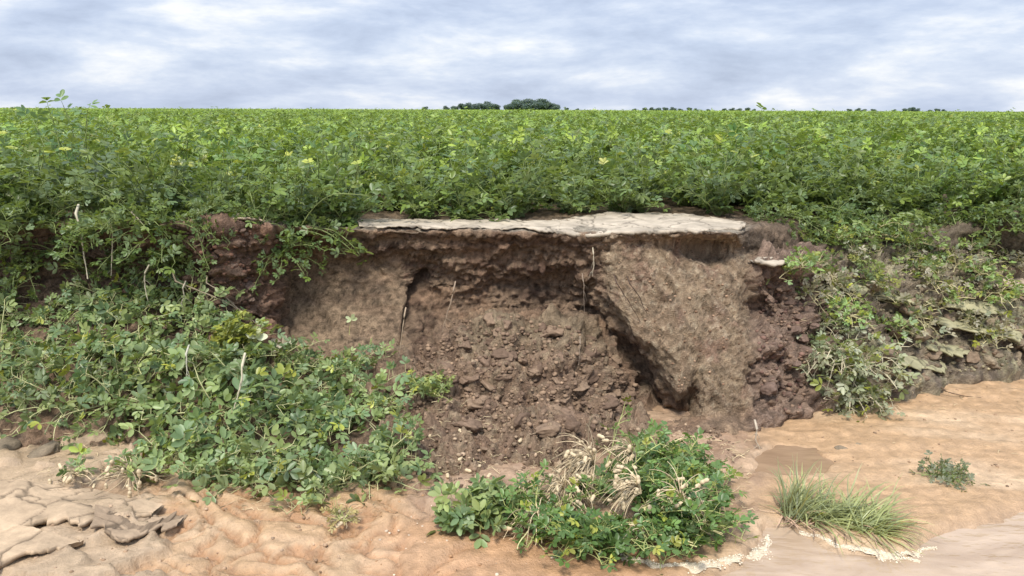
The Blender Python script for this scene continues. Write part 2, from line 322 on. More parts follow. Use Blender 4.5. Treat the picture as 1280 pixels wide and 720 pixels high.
c0 = c0 * np.array([.86, .90, .91]); c0 *= (1.15 + .45 * (1 - .6 * butt) * np.clip(fine, -1, 1) + .2 * np.clip(rid, -1, 1))[..., None]
crk = np.abs(fbm(Pn * 6.5 + 70, 4, .6)); disp_ = 0; c0 *= (1 - .6 * (1 - sm(crk, .0, .07)) * np.clip(wall + butt, 0, 1))[..., None]
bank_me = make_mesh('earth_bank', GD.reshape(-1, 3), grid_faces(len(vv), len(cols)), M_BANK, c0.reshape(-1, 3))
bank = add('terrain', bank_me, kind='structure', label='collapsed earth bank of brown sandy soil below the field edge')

# ------------------------------------------------------------------ lower sandy wash
gx = np.concatenate([np.arange(-14, -3.6, .12), np.arange(-3.6, 4.4, .0125), np.arange(4.4, 15, .12)])
gy = np.concatenate([np.arange(-12, 1.8, .25), np.arange(1.8, 5.4, .0125), np.arange(5.4, 7.4, .1)])
X, Y = np.meshgrid(gx, gy); P3 = np.stack([X, Y, np.zeros_like(X)], -1)
gpx, gpy = project(np.stack([X, Y, X * 0], -1))
front = Y > 1.2
shore = np.interp(gpx, [600, 760, 860, 930, 958, 985, 1050, 1130, 1180, 1290, 1500], [760, 735, 714, 694, 650, 646, 676, 684, 655, 622, 600])
dip = sm(gpy - shore + 8 * fbm(P3 * 6, 3), -12, 26) * front * sm(gpx, 700, 780)
dip2 = 1 - sm(np.sqrt(((gpx - 990) / 46) ** 2 + ((gpy - 574) / 20) ** 2) + .2 * fbm(P3 * 8, 2), .75, 1.15)
n = fbm(P3 * 1.2, 4)
Z = .02 * n + .006 * fbm(P3 * 9, 4)
# rills running down towards the lower left
ru = X * .80 + Y * -.60; rv = X * .6 + Y * .8
wz = fbm(P3 * 1.7 + 30, 3); ril = np.abs(fbm(np.stack([ru * 1.6 + wz * .8, rv * 5.5 + wz * 1.6, X * 0 + 3], -1), 5, .55))
wr = sm(gpx, 150, 230) * (1 - sm(gpx, 520, 640)) * (1 - sm(gpy, 780, 1100))
fg = np.abs(fbm(P3 * 14 + 8, 4, .6)); Z += (.4 - fg) * .004 * front * (.4 + sm(n, -.2, .4)); Z += wr * (np.minimum(ril, .5) - .3) * .05 - wr * .018 * np.exp(-(ril / .07) ** 2) + (1 - sm(gpx, 560, 700)) * .03
rr = np.abs(fbm(np.stack([X * 1.2 + 8, Y * 7, X * 0 + 3], -1), 3)); Z += sm(gpx, 560, 660) * (rr - .3) * .012
# broken pale crust ledges at the lower left
led = sm(fbm(np.stack([X * 1.6 + 4, Y * 3.2, X * 0], -1), 4, .55) + .55 * (1 - sm(gpx, 40, 260)) - .3, -.02, .03) * (1 - sm(gpx, 190, 240)) * front
led2 = sm(fbm(np.stack([X * 2.6 + 14, Y * 4.5, X * 0 + 4], -1), 4, .5) - .12, -.02, .03) * (1 - sm(gpx, 190, 240)) * front
Z += led * .05 + led2 * .03
Z -= dip * .055 + dip2 * .055
# low lumps of mud between the plants
lum = sm(gpx, 480, 540) * (1 - sm(gpx, 930, 980)) * (1 - sm(gpy, 640, 700)) * front
wl1, wl2, wli = worley(P3 * 8 + .3 * fbm(P3 * 8, 2)[..., None]); Z += lum * (np.clip(.8 - wl1, 0, 1) * .045 * wli + .02 * fbm(P3 * 5, 3))
edge = sm(gpx, 1020, 1080) * (1 - sm(gpy, 480, 520)) * front
Z += edge * np.clip(.8 - wl1, 0, 1) * .04 * wli
Z = np.where(Y < 1.8, Z * sm(Y, 1.2, 1.8), Z)
cs = np.broadcast_to(np.array([.40, .258, .145]), P3.shape).copy()
cs = mixc(cs, [.48, .34, .215], sm(fbm(P3 * np.array([.9, 2.2, 1]) + 3, 4), -.2, .5))
cs = mixc(cs, [.33, .18, .09], wr * sm(.2 - ril, 0, .14) * .85)
cs = mixc(cs, [.38, .28, .185], np.clip(led + led2, 0, 1) * .9)
cs = mixc(cs, [.26, .17, .11], (1 - led) * (1 - led2) * (1 - sm(gpx, 100, 230)) * front * .7)
cs = mixc(cs, [.33, .225, .15], lum * (.55 + .4 * sm(n, -.3, .3)))
cs = mixc(cs, [.24, .15, .095], lum * sm(wli, .5, .8) * .7)
cs = mixc(cs, [.38, .215, .115], sm(gpx, 420, 520) * (1 - sm(gpx, 800, 900)) * sm(gpy, 640, 680) * .75)
cs = mixc(cs, [.25, .165, .105], np.clip(dip2 + dip, 0, 1) * .8)
cs *= (1 + .22 * np.clip(fbm(P3 * 22, 3), -1, 1) * front)[..., None]
gm = make_mesh('ground', np.stack([X, Y, Z], -1).reshape(-1, 3), grid_faces(len(gy), len(gx)), M_SAND, cs.reshape(-1, 3))
ground = add('ground', gm, kind='structure', label='orange washed sand in front of the bank')
a_ = np.linspace(0, 2 * math.pi, 41)[:-1]; pc_ = rays(990, 574, 1.0) - CAM; pc_ = CAM + pc_ * (1.7 / -pc_[2]); PW = np.concatenate([[pc_], pc_ + np.stack([np.cos(a_) * .24, np.sin(a_) * .30, a_ * 0], 1)]); PW[:, 2] = -.014
add('puddle', make_mesh('puddle', PW, np.array([[0, 1 + i, 1 + (i + 1) % 40] for i in range(40)]), M_PUD), kind='structure', label='small brown puddle in the wet sand')
wx = np.linspace(.2, 9, 60); wy = np.linspace(-3, 3.95, 60); WX, WY = np.meshgrid(wx, wy)
water = add('water', make_mesh('water', np.stack([WX, WY, WX * 0 - .027], -1).reshape(-1, 3), grid_faces(60, 60), M_WATER), kind='structure', label='shallow muddy runoff water')
# outer ground that carries the sheets to the horizon
fy = np.concatenate([np.linspace(8.2, 40, 40), np.geomspace(42, 3500, 40)]); fu = np.linspace(-1.6, 1.6, 60)
FX = fu[None] * (fy[:, None] + 4); FY = np.repeat(fy[:, None], 60, 1)
add('field', make_mesh('field', np.stack([FX, FY, FX * 0 + .985], -1).reshape(-1, 3), grid_faces(80, 60), M_BANK, np.broadcast_to([.16, .11, .06], (4800, 3))), kind='structure', label='flat soil of the crop field')

# ray casting on the terrain
def bvh_of(V, F): return BVHTree.FromPolygons([tuple(v) for v in V], [tuple(f) for f in F])
sb = slice(None, None, 3)
Gc = GD[::2, ::2]; b1 = bvh_of(Gc.reshape(-1, 3).tolist(), grid_faces(Gc.shape[0], Gc.shape[1]).tolist())
GZ = np.stack([X, Y, Z], -1)[::3, ::3]; b2 = bvh_of(GZ.reshape(-1, 3).tolist(), grid_faces(GZ.shape[0], GZ.shape[1]).tolist())
def hit(px, py):
    p = rays(px, py, 1.0) - CAM; dv = Vector(p).normalized(); best = None
    for b in (b1, b2):
        l, nn, i, dist = b.ray_cast(Vector(CAM), dv)
        if l is not None and (best is None or dist < best[2]): best = (np.array(l), np.array(nn if nn.z > -.2 else -nn), dist)
    if best is None: return np.array(rays(px, py, 5.0)), np.array([0, 0, 1.]), 5.
    return best
def drop(x, y, z0=3.):
    best = None
    for b in (b1, b2):
        l, nn, i, dist = b.ray_cast(Vector((x, y, z0)), Vector((0, 0, -1)))
        if l is not None and (best is None or l.z > best): best = l.z
    return best if best is not None else 0.

# ------------------------------------------------------------------ pale crust slabs
def slab(name, back, frontl, th, seed, label, cat, col=(.37, .315, .245), group=None, nx=170, ny=60, z=None, rag=.035, lift=0.):
    """back / frontl: pixel polylines [(px,py,d)...] -> broken sheet of crust with its own thickness"""
    t = np.linspace(0, 1, nx)
    def line(Lp):
        A = np.array(Lp, float); s = np.linspace(0, 1, len(A)); q = np.stack([np.interp(t, s, A[:, k]) for k in range(3)], 1); return rays(q[:, 0], q[:, 1], q[:, 2])
    B, Fr = line(back), line(frontl)
    rg_ = np.stack([fbm(Fr * 6 + seed, 4, .6) * rag * .4, fbm(Fr * 8 + seed + 3, 3, .6) * rag * 2, 0 * t], 1)
    s = np.linspace(0, 1, ny)[:, None, None]; Tt = B[None] * (1 - s) + Fr[None] * s + rg_[None] * s ** 3; Fr = Fr + rg_
    Tt[..., 2] += .009 + lift + .010 * fbm(Tt * 5 + seed, 3) + .003 * fbm(Tt * 20 + seed, 3)
    wq = Tt * np.array([5, 3.5, 0]) + .25 * fbm(Tt * 7, 3)[..., None]; wa, wb, wi = worley(wq + seed); ck = 1 - sm(wb - wa, .0, .07); Tt[..., 2] -= .006 * ck; Tt[..., 2] += .004 * wi
    thk = th * (.8 + .35 * np.clip(fbm(Fr * 9 + seed + 8, 3) + .3, 0, 1.2))
    lo = Tt[-1] - np.stack([0 * t, -.02 + 0 * t, thk], 1); lo2 = lo + np.array([0, .12, .0])
    mid_ = Tt[-1] - np.stack([0 * t, .006 + 0 * t, thk * .5], 1)
    rows = np.concatenate([Tt, mid_[None], lo[None], lo2[None]], 0)
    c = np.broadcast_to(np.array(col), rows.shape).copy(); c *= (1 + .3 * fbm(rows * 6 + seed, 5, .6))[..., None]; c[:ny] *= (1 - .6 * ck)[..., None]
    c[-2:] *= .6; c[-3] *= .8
    me = make_mesh(name, rows.reshape(-1, 3), grid_faces(rows.shape[0], nx), M_CRUST, c.reshape(-1, 3))
    return add(name, me, None, label, cat, group, 'thing')
# main ledge: lip pixel rows follow the bank lip
def lip(px, dy=0., dd=0.):
    return (px, np.interp(px, sk, SA[:, 7, 0]) + dy, np.interp(px, sk, SA[:, 7, 1]) + dd)
slab('crust_ledge', [(448, 276, 5.0), (560, 276, 5.1), (700, 277, 5.1)], [lip(448, -3, .02), lip(520, -2, .01), lip(600, -1, .01), lip(700, 0, .01)], .016, 1,
     'thin cream-white sand crust strip capping the left half of the bare bank', 'sand crust')
slab('crust_ledge', [(690, 276, 5.2), (760, 267, 5.5), (850, 268, 5.4), (932, 280, 5.1)], [lip(690, 0, 0), lip(720, 4, -.02), lip(790, 0, -.02), lip(860, -1, -.02), lip(932, -3, 0)], .028, 2,
     'broad cream-white cracked sand crust slab capping the right buttress', 'sand crust')
slab('crust_ledge', [(946, 320, 4.8), (968, 319, 4.8), (989, 322, 4.85)], [(944, 328, 4.50), (966, 331, 4.50), (989, 330, 4.55)], .022, 3,
     'small pale crust shelf jutting out just right of the buttress top', 'sand crust', nx=40, ny=16)
slab('crust_ledge', [(262, 268, 4.7), (300, 268, 4.7), (325, 270, 4.7)], [(260, 276, 4.4), (295, 275, 4.38), (325, 278, 4.42)], .018, 4,
     'pale crust cap on the reddish earth left of the overhanging plant', 'sand crust', nx=50, ny=16, col=(.34, .27, .2))

def plate(bk, fr, seed, lab, lift=.03, th=.03, col=(.37, .275, .185), rag=.04):
    slab('sand_plate', [(x, y, hit(x, y)[0][1]) for x, y in bk], [(x, y, hit(x, y)[0][1]) for x, y in fr], th, seed, lab, 'sand plate', col, None, 120, 50, rag=rag, lift=lift)
plate([(-60, 608), (40, 612), (110, 620), (205, 640)], [(-60, 665), (30, 668), (100, 664), (190, 652)], 41, 'largest broken plate of pale crusted sand at the lower left')
plate([(-60, 655), (0, 658), (60, 672), (100, 684)], [(-60, 730), (0, 712), (40, 704), (98, 690)], 42, 'pale crusted sand plate in the bottom left corner', .018)
plate([(120, 640), (180, 646), (230, 652)], [(118, 662), (170, 676), (222, 664)], 43, 'small brown sand plate at the right tip of the largest plate', .014, .022, (.32, .235, .16))
# ------------------------------------------------------------------ plants
LT = np.array([(0, 0, 0), (0, .55, -.035), (0, 1, -.02), (-.2, .22, .05), (-.31, .62, .07), (-.17, .92, .03), (.2, .22, .05), (.31, .62, .07), (.17, .92, .03)])
LF = np.array([(0, 3, 4, 1), (1, 4, 5, 2), (0, 1, 7, 6), (1, 2, 8, 7)])
LF = LF[:, ::-1]
def leaflets(base, d, n, ln, tint, bag, wid=1.0, curl=None):
    base, d, n, ln, tint = map(lambda a: np.asarray(a, float), (base, d, n, ln, tint))
    d = norm(d); s = norm(np.cross(d, n)); n = np.cross(s, d)
    T = LT.copy(); T[:, 0] *= wid * .85
    cz = -.22 * T[:, 1] ** 2
    z = T[:, 2][None] + (0 if curl is None else curl[:, None] * cz[None])
    V = base[:, None] + ln[:, None, None] * (s[:, None] * T[None, :, 0, None] + d[:, None] * T[None, :, 1, None] + n[:, None] * z[..., None])
    F = (LF[None] + (np.arange(len(base)) * 9)[:, None, None]).reshape(-1, 4)
    bag.put(V.reshape(-1, 3), F, np.repeat(tint, 9, 0))
G_FIELD = np.array([.215, .30, .045]); G_DARK = np.array([.07, .135, .035]); G_YEL = np.array([.30, .33, .06]); G_BLUE = np.array([.12, .19, .075])
def stem_path(r, a, el, L, droop, lift, n=9):
    p = np.zeros(3); d = np.array([math.cos(a) * math.cos(el), math.sin(a) * math.cos(el), math.sin(el)]); out = [p.copy()]
    for i in range(n - 1):
        p = p + d * L / (n - 1); out.append(p.copy())
        d = d + np.array([0, 0, (-droop if i < n * .6 else lift)]) + r.normal(size=3) * .09; d /= np.linalg.norm(d)
    return np.array(out)
def peanut_data(seed, nst=9, L=.4, el=(25, 75), droop=.1, lift=.1, leaf=.05, nodes=9, cols_=(G_FIELD, G_DARK), yel=.04, azr=None, first=.18, stemc=(.16, .2, .07), wild=.35, pet=.055, clampz=None, pale=0):
    r = np.random.default_rng(seed); fb, sb_ = Bag(), Bag()
    B, D, Nr, Ln, Ti = [], [], [], [], []
    for k in range(pale):
        P = stem_path(r, r.uniform(0, 6.28), R(r.uniform(20, 65)), L * r.uniform(.5, 1.), .2, -.1, 12); V, F = tube(P, np.linspace(.0035, .0015, 12), 5); sb_.put(V, F, np.array((.46, .44, .24)) * r.uniform(.7, 1.2))
    UP = np.array([0, 0, 1.])
    for k in range(nst):
        a = (r.uniform(*azr) if azr else 2 * math.pi * (k + r.uniform(-.3, .3)) / nst); e_ = R(r.uniform(*el)); l = L * r.uniform(.7, 1.15)
        P = stem_path(r, a, e_, l, droop, lift)
        if clampz is not None: P[:, 2] = np.maximum(P[:, 2], clampz + .01 * r.random(len(P)))
        V, F = tube(P, np.linspace(.0042, .0022, len(P)), 5); sb_.put(V, F, np.array(stemc) * r.uniform(.8, 1.3))
        T = np.gradient(P, axis=0)
        for j in range(nodes):
            t = first + (1 - first) * (j + r.uniform(-.2, .2)) / (nodes - 1); t = min(max(t, 0), 1) * (len(P) - 1)
            i = min(int(t), len(P) - 2); f = t - i; p = P[i] * (1 - f) + P[i + 1] * f; td = norm(T[i])
            side = norm(np.cross(td, UP) + 1e-3) * (1 if j % 2 else -1)
            pd = norm(UP * .65 + side * .75 + td * .45 + r.normal(size=3) * wild)
            pl = pet * r.uniform(.7, 1.3); e2 = p + pd * pl
            V, F = tube([p, (p + e2) / 2 + UP * .004, e2], [.0018, .0015, .0012], 3); sb_.put(V, F, np.array(stemc) * 1.2)
            nn = norm(UP * 1.1 - pd * .25 + r.normal(size=3) * wild); ax = norm(pd - nn * (pd @ nn) + 1e-4); sd_ = np.cross(nn, ax)
            q = r.random(); base_c = cols_[0] * (1 - q) + cols_[1] * q
            if r.random() < yel: base_c = G_YEL * r.uniform(.6, 1.1)
            s = leaf * r.uniform(.7, 1.2)
            for (off, ang) in ((0., 62), (0., -62), (.34, 26), (.34, -26)):
                an = R(ang + r.uniform(-12, 12)); dv = ax * math.cos(an) + sd_ * math.sin(an)
                B.append(e2 + ax * off * s); D.append(dv + nn * r.uniform(-.25, .25)); Nr.append(nn + r.normal(size=3) * .16); Ln.append(s * r.uniform(.85, 1.12)); Ti.append(base_c * r.uniform(.8, 1.18))
    leaflets(B, D, Nr, Ln, Ti, fb, 1.0, r.uniform(-.3, 1.2, len(B)))
    return fb, sb_
def proto(seed, **k):
    fb, sb_ = peanut_data(seed, **k); return fb.mesh('foliage', M_LEAF), sb_.mesh('stems', M_STEM)
FIELD = [proto(100 + i, nst=14, L=.43, first=.08, el=(22, 86), droop=.08, lift=.14, nodes=10, leaf=.049, wild=.5, yel=.02, cols_=(G_FIELD * 1.1, G_DARK) if i < 6 else (G_FIELD * .62, G_BLUE * .7)) for i in range(9)]
MIXG = (np.array([.26, .32, .12]), np.array([.10, .165, .075]))
SLUMP = [proto(200 + i, nst=12, L=.34, el=(0, 62), droop=.12, lift=.03, nodes=(10, 8, 9)[i % 3], leaf=(.042, .055, .048)[i % 3], cols_=MIXG, yel=.05, wild=.85, stemc=(.36, .36, .18), pale=5) for i in range(7)]
HANG = [proto(300 + i, nst=13, L=.46, el=(-5, 60), droop=.2, lift=-.12, nodes=12, leaf=.041, cols_=(G_FIELD * .55, G_BLUE * .8), yel=.01, wild=.75, azr=(R(190), R(350))) for i in range(4)]
WEED = [proto(400 + i, nst=9, L=.2, el=(10, 70), droop=.1, lift=.05, nodes=7, leaf=.034, cols_=(np.array([.2, .25, .06]), G_BLUE), yel=.3, wild=.5) for i in range(4)]
ORD = ['first', 'second', 'third', 'fourth', 'fifth', 'sixth', 'seventh', 'eighth', 'ninth', 'tenth', 'eleventh', 'twelfth', 'thirteenth', 'fourteenth', 'fifteenth', 'sixteenth', 'seventeenth', 'eighteenth', 'nineteenth', 'twentieth', 'twenty-first', 'twenty-second', 'twenty-third', 'twenty-fourth']
def plant(name, pr, loc, rot, s, label, cat, group):
    e = empty(name, loc, label, cat, group, rot, s)
    add('foliage', pr[0], e); add('stem', pr[1], e)
    return e
# field rows: nearest plants as things, the rest as stuff
def dstart(px): return np.interp(px, [-900, 300, 435, 460, 690, 760, 850, 930, 1000, 1100, 1190, 1500, 2200], [4.62, 4.62, 4.8, 5.16, 5.2, 5.62, 5.55, 5.22, 5.5, 5.68, 5.85, 5.9, 5.9])
pts = []
rr_ = random.Random(11)
for row in range(140):
    for i in range(-200, 201):
        x = i * .34 + rr_.uniform(-.12, .12) + (row % 2) * .17
        k = row; y0 = 4.62 + k * .42
        if abs(x) > (y0 * 1.0 + 2): continue
        px = 640 + FPX * x / (y0 * 1.0)
        y = y0 + (dstart(px) - 4.62) * (1 if k < 3 else max(0, 1 - (k - 3) / 6.)) + rr_.uniform(-.1, .1) + .1 * math.sin(x * .7 + k)
        if k == 0 and y < dstart(px): y = dstart(px) + rr_.random() * .08
        gap = pn(np.array([[x * .55, y * .8, 3.3]]))[0]
        s = rr_.uniform(.84, 1.1) * (1 - .2 * (gap > .35)) * (1 + .12 * min(k, 3) / 3) * (1.15 if (rr_.random() < .05 and k > 4) else 1)
        if gap > .5 and k > 1: continue
        if k > 22 and rr_.random() < .012: s *= 1.38
        pts.append((x, y, k, s, rr_.uniform(0, 6.28), (rr_.randrange(6, 9) if gap < -.22 or rr_.random() < .15 or (k == 0 and rr_.random() < .9) or (k == 1 and rr_.random() < .4) else rr_.randrange(6)), rr_.uniform(-.12, .12), rr_.uniform(-.12, .12)))  # front rows mostly take darker-leaved variants: canopy-side shade put into leaf colour
pts.sort(key=lambda q: q[1])
infr = [q for q in pts if abs(q[0]) < q[1] * .66 + .25]; near = infr[:228]; ns_ = set(id(q) for q in near)
rest = [q for q in pts if id(q) not in ns_]
frontrow = sorted([q for q in near if q[2] == 0], key=lambda q: q[0])
rank = {id(q): i for i, q in enumerate(frontrow)}
for q in near:
    x, y, k, s, rz, vi, tx, ty = q
    z = drop(x, y) if y < 8.2 else .985
    if id(q) in rank:
        lab = f'green peanut plant, {ORD[min(rank[id(q)], 23)]} from left in the front row at the bank edge'; grp = 'peanut plants lining the bank edge'
    else: lab = 'upright green peanut plant in the dense rows behind the front row of the field'; grp = 'peanut plants in the field rows'
    plant('peanut_plant', FIELD[vi], (x, y, z - .02), (tx, ty, rz), s, lab, 'peanut plant', grp)
# stuff: remaining rows by geometry nodes instancing
pc = bpy.data.collections.new('plant_sources')
srcs = []
def joined(pr, i, scale_leaf=1):
    o = bpy.data.objects.new('field_plant_source', pr[0]); pc.objects.link(o); return o
for i in range(9): srcs.append(joined(FIELD[i], i))
def instancer(name, P, rot, scl, idx, coll, label):
    me = bpy.data.meshes.new(name); me.from_pydata([tuple(p) for p in P], [], [])
    for an, ty, data, key in (('rot', 'FLOAT_VECTOR', rot, 'vector'), ('scl', 'FLOAT', scl, 'value'), ('idx', 'INT', idx, 'value')):
        a = me.attributes.new(an, ty, 'POINT'); a.data.foreach_set(key, np.asarray(data).ravel())
    o = add(name, me, None, label, None, None, 'stuff')
    g = bpy.data.node_groups.new(name, 'GeometryNodeTree'); g.interface.new_socket('Geometry', in_out='INPUT', socket_type='NodeSocketGeometry'); g.interface.new_socket('Geometry', in_out='OUTPUT', socket_type='NodeSocketGeometry')
    gi = g.nodes.new('NodeGroupInput'); go = g.nodes.new('NodeGroupOutput'); ip = g.nodes.new('GeometryNodeInstanceOnPoints'); ci = g.nodes.new('GeometryNodeCollectionInfo')
    ci.inputs['Collection'].default_value = coll; ci.inputs['Separate Children'].default_value = True; ci.inputs['Reset Children'].default_value = True
    ip.inputs['Pick Instance'].default_value = True
    L = g.links.new; L(gi.outputs[0], ip.inputs['Points']); L(ci.outputs[0], ip.inputs['Instance'])
    for an, ty, sock in (('rot', 'FLOAT_VECTOR', 'Rotation'), ('scl', 'FLOAT', 'Scale'), ('idx', 'INT', 'Instance Index')):
        na = g.nodes.new('GeometryNodeInputNamedAttribute'); na.data_type = ty; na.inputs['Name'].default_value = an
        oo = [s_ for s_ in na.outputs if s_.enabled and s_.name == 'Attribute'][0]; L(oo, ip.inputs[sock])
    L(ip.outputs[0], go.inputs[0])
    md = o.modifiers.new('scatter', 'NODES'); md.node_group = g
    return o
A = np.array(rest, float)
zz = np.array([drop(a[0], a[1]) if a[1] < 8.2 else .985 for a in A]) - .02
instancer('crop_rows', np.stack([A[:, 0], A[:, 1], zz], 1), np.stack([A[:, 6], A[:, 7], A[:, 4]], 1), A[:, 3], A[:, 5].astype(int), pc, 'dense green peanut crop receding to the horizon')
ymax_rows = 4.62 + 139 * .42
# far canopy: bumpy sheet plus coarse leaf tiles
fy = np.concatenate([np.arange(30, 90, .5), np.geomspace(90, 900, 160)]); fu = np.linspace(-1.1, 1.1, 420)
FX = fu[None] * (fy[:, None] + 6); FY = np.repeat(fy[:, None], 420, 1); PF = np.stack([FX, FY, FX * 0], -1)
hz = .985 + .34 + .10 * fbm(PF * 1.6, 3) + .05 * fbm(PF * .12, 2)
PF[..., 2] = hz; cc = mixc(np.broadcast_to(G_FIELD * .95, PF.shape), G_DARK, sm(fbm(PF * .9 + 3, 3), -.1, .6))
add('distant_crop', make_mesh('distant_crop', PF.reshape(-1, 3), grid_faces(len(fy), 420), M_CANOPY, cc.reshape(-1, 3)), kind='stuff', label='far green canopy of the peanut crop below the skyline')
tb = Bag(); r = np.random.default_rng(5); n_ = 2600
bp_ = np.stack([r.uniform(-2, 2, n_), r.uniform(-2, 2, n_), .30 + .22 * r.random(n_) ** 1.5 + .22 * r.random(n_) * (r.random(n_) < .05)], 1)
leaflets(bp_, r.normal(size=(n_, 3)) * [1, 1, .5] + [0, 0, .25], np.array([0, 0, 1]) + r.normal(size=(n_, 3)) * .5, r.uniform(.08, .14, n_), G_FIELD * (.8 + .5 * r.random((n_, 1))), tb, 1.3)
tile = tb.mesh('foliage', M_LEAF); pc2 = bpy.data.collections.new('tile_sources'); to = bpy.data.objects.new('field_tile_source', tile); pc2.objects.link(to)
TP = []
for y in np.arange(60, 190, 3.2):
    for x in np.arange(-y * 1.05, y * 1.05, 3.3): TP.append((x + r.uniform(-.3, .3), y + r.uniform(-.3, .3), .985 + r.uniform(-.04, .06)))
TP = np.array(TP)
instancer('distant_crop_leaves', TP, np.stack([TP[:, 0] * 0, TP[:, 0] * 0, r.uniform(0, 6.28, len(TP))], 1), np.ones(len(TP)), np.zeros(len(TP), int), pc2, 'leafy surface of the distant crop')

# ---- tall shoots that poke above the skyline at the left
def shoot(px, d, h, seed, label):
    p = rays(px, 200, d); z = drop(p[0], d)
    pr = proto(seed, nst=3, L=h, el=(70, 88), droop=.0, lift=.02, nodes=9, leaf=.055, first=.4, cols_=(G_DARK, G_BLUE))
    plant('peanut_plant', pr, (p[0], d, z), (0, 0, 0), 1, label, 'peanut plant', None)
shoot(82, 5.2, .70, 501, 'tallest peanut plant shoot poking above the skyline at the far left')
shoot(112, 5.5, .66, 502, 'dark leafy peanut shoot rising against the sky right of the tallest shoot')

# ---- plants hanging over and slumped down the left bank: (px, py, scale, kind)
def bank_plants(rows, where, grp, protos, name='peanut_plant', cat='peanut plant', tiltf=.6, adj='slumped green'):
    for rn, row in rows:
        row = sorted(row)
        for i, (px, py, s) in enumerate(row):
            p, nn, _ = hit(px, py); rz = random.uniform(0, 6.28) if tiltf < .9 else random.uniform(-.4, .4)
            h = np.array([nn[0], nn[1]]) * tiltf
            q = Vector((0, 0, 1)).rotation_difference(Vector((h[0], h[1], 1)).normalized()); e_ = (q.to_matrix() @ Matrix.Rotation(rz, 3, 'Z')).to_euler()
            plant(name, random.choice(protos), tuple(p - nn * .01), e_, s, f'{adj} plant, {ORD[i]} from left in {rn} {where}', cat, grp)
bank_plants([('the hanging row', [(-60, 300, 1.0), (-15, 290, 1.), (18, 310, 1.1), (60, 284, .8), (118, 282, .6), (160, 284, .7), (200, 290, .8), (240, 284, .6), (325, 282, .8), (372, 288, 1.0), (425, 284, .6), (350, 318, .6), (205, 330, .7), (150, 318, .5), (-30, 330, .9), (38, 328, .6), (85, 335, .5), (240, 320, .5), (170, 345, .6)])],
            'over the left bank edge', 'peanut plants hanging over the left bank edge', HANG, adj='drooping dark green', tiltf=.35)
bank_plants([('the upper row', [(-60, 395, 1), (5, 385, .9), (60, 400, .7), (110, 390, .6), (150, 385, .8), (195, 378, .8), (240, 395, .75), (275, 410, .5)]),
             ('the second row', [(-70, 460, 1), (0, 450, .95), (55, 450, .8), (125, 445, 1), (180, 448, 1), (235, 452, .9), (290, 462, .85), (345, 462, .8), (400, 468, .8), (440, 470, .72)]),
             ('the third row', [(-50, 500, 1), (25, 500, .8), (90, 508, 1), (150, 508, 1), (215, 515, 1.05), (275, 520, 1.05), (335, 520, 1.1), (395, 525, 1), (445, 522, .95), (475, 510, .6)]),
             ('the lowest row', [(215, 580, .8), (265, 592, .8), (315, 600, .9), (370, 606, .9), (420, 606, .85), (465, 600, .8), (492, 575, .65)])],
            'on the left mound', 'peanut plants slumped on the left mound', SLUMP)
bank_plants([('the row', [(1010, 300, .7), (1060, 308, .85), (1115, 300, .7), (1160, 322, .7), (1030, 345, .8), (1085, 350, .85)])], 'below the right field edge', 'weedy peanut plants on the right slope', WEED, adj='ragged yellowish')

bank_plants([('the row', [(935, 272, .45), (965, 275, .6), (1000, 280, .7), (1035, 280, .75), (1075, 282, .7), (1115, 283, .75), (1155, 283, .75), (1195, 282, .8), (1235, 266, .75), (1275, 262, .8)])], 'overhanging the right bank edge', 'plants hanging over the right bank edge', HANG, adj='dark scrubby', tiltf=.2)
#PART2
# ------------------------------------------------------------------ clods
import bmesh
def ico(sub):
    bm = bmesh.new(); bmesh.ops.create_icosphere(bm, subdivisions=sub, radius=1); bm.verts.ensure_lookup_table()
    V = np.array([v.co[:] for v in bm.verts]); F = np.array([[v.index for v in f.verts] for f in bm.faces]); bm.free(); return V, F
def clod_shape(sub, seed, rough=1):
    V, F = ico(sub); r = np.random.default_rng(seed)
    for _ in range(9):                                       # broken flat faces
        n = norm(r.normal(size=3)); h = r.uniform(.55, .9); d = V @ n; V = V - np.where(d > h, d - h, 0)[:, None] * n
    V = V * (1 + (.16 * fbm(V * 1.6 + seed * 3.1, 3) + .07 * fbm(V * 6 + seed, 3, .6))[:, None] * rough)
    return V * np.array([1, r.uniform(.7, 1), r.uniform(.55, .85)]), F
CL = []
BR = [(.155, .105, .073), (.19, .132, .09), (.12, .08, .056)]
def clod_set(cols_, n, seed):
    out = []
    for i in range(n):
        V, F = clod_shape(4, seed + i); c = np.array(cols_[i % len(cols_)]) * (1 + .18 * fbm(V * 3 + i, 3))[:, None]
        out.append(make_mesh('soil_clod', V, F, M_CLOD, c))
    return out
C_BROWN = clod_set(BR, 6, 10); C_GREY = clod_set([(.17, .135, .095), (.22, .175, .12), (.18, .13, .09)], 6, 30); C_RED = clod_set([(.17, .118, .09), (.135, .092, .072)], 4, 50); C_PALE = clod_set([(.27, .2, .135), (.24, .175, .12)], 3, 60)
rc = random.Random(4)
def inpoly(p, poly):
    x, y = p; c = False
    for (x1, y1), (x2, y2) in zip(poly, poly[1:] + poly[:1]):
        if (y1 > y) != (y2 > y) and x < (x2 - x1) * (y - y1) / (y2 - y1) + x1: c = not c
    return c
def scatter(poly, n):
    xs = [p[0] for p in poly]; ys = [p[1] for p in poly]; out = []
    while len(out) < n:
        p = (rc.uniform(min(xs), max(xs)), rc.uniform(min(ys), max(ys)))
        if inpoly(p, poly): out.append(p)
    return out
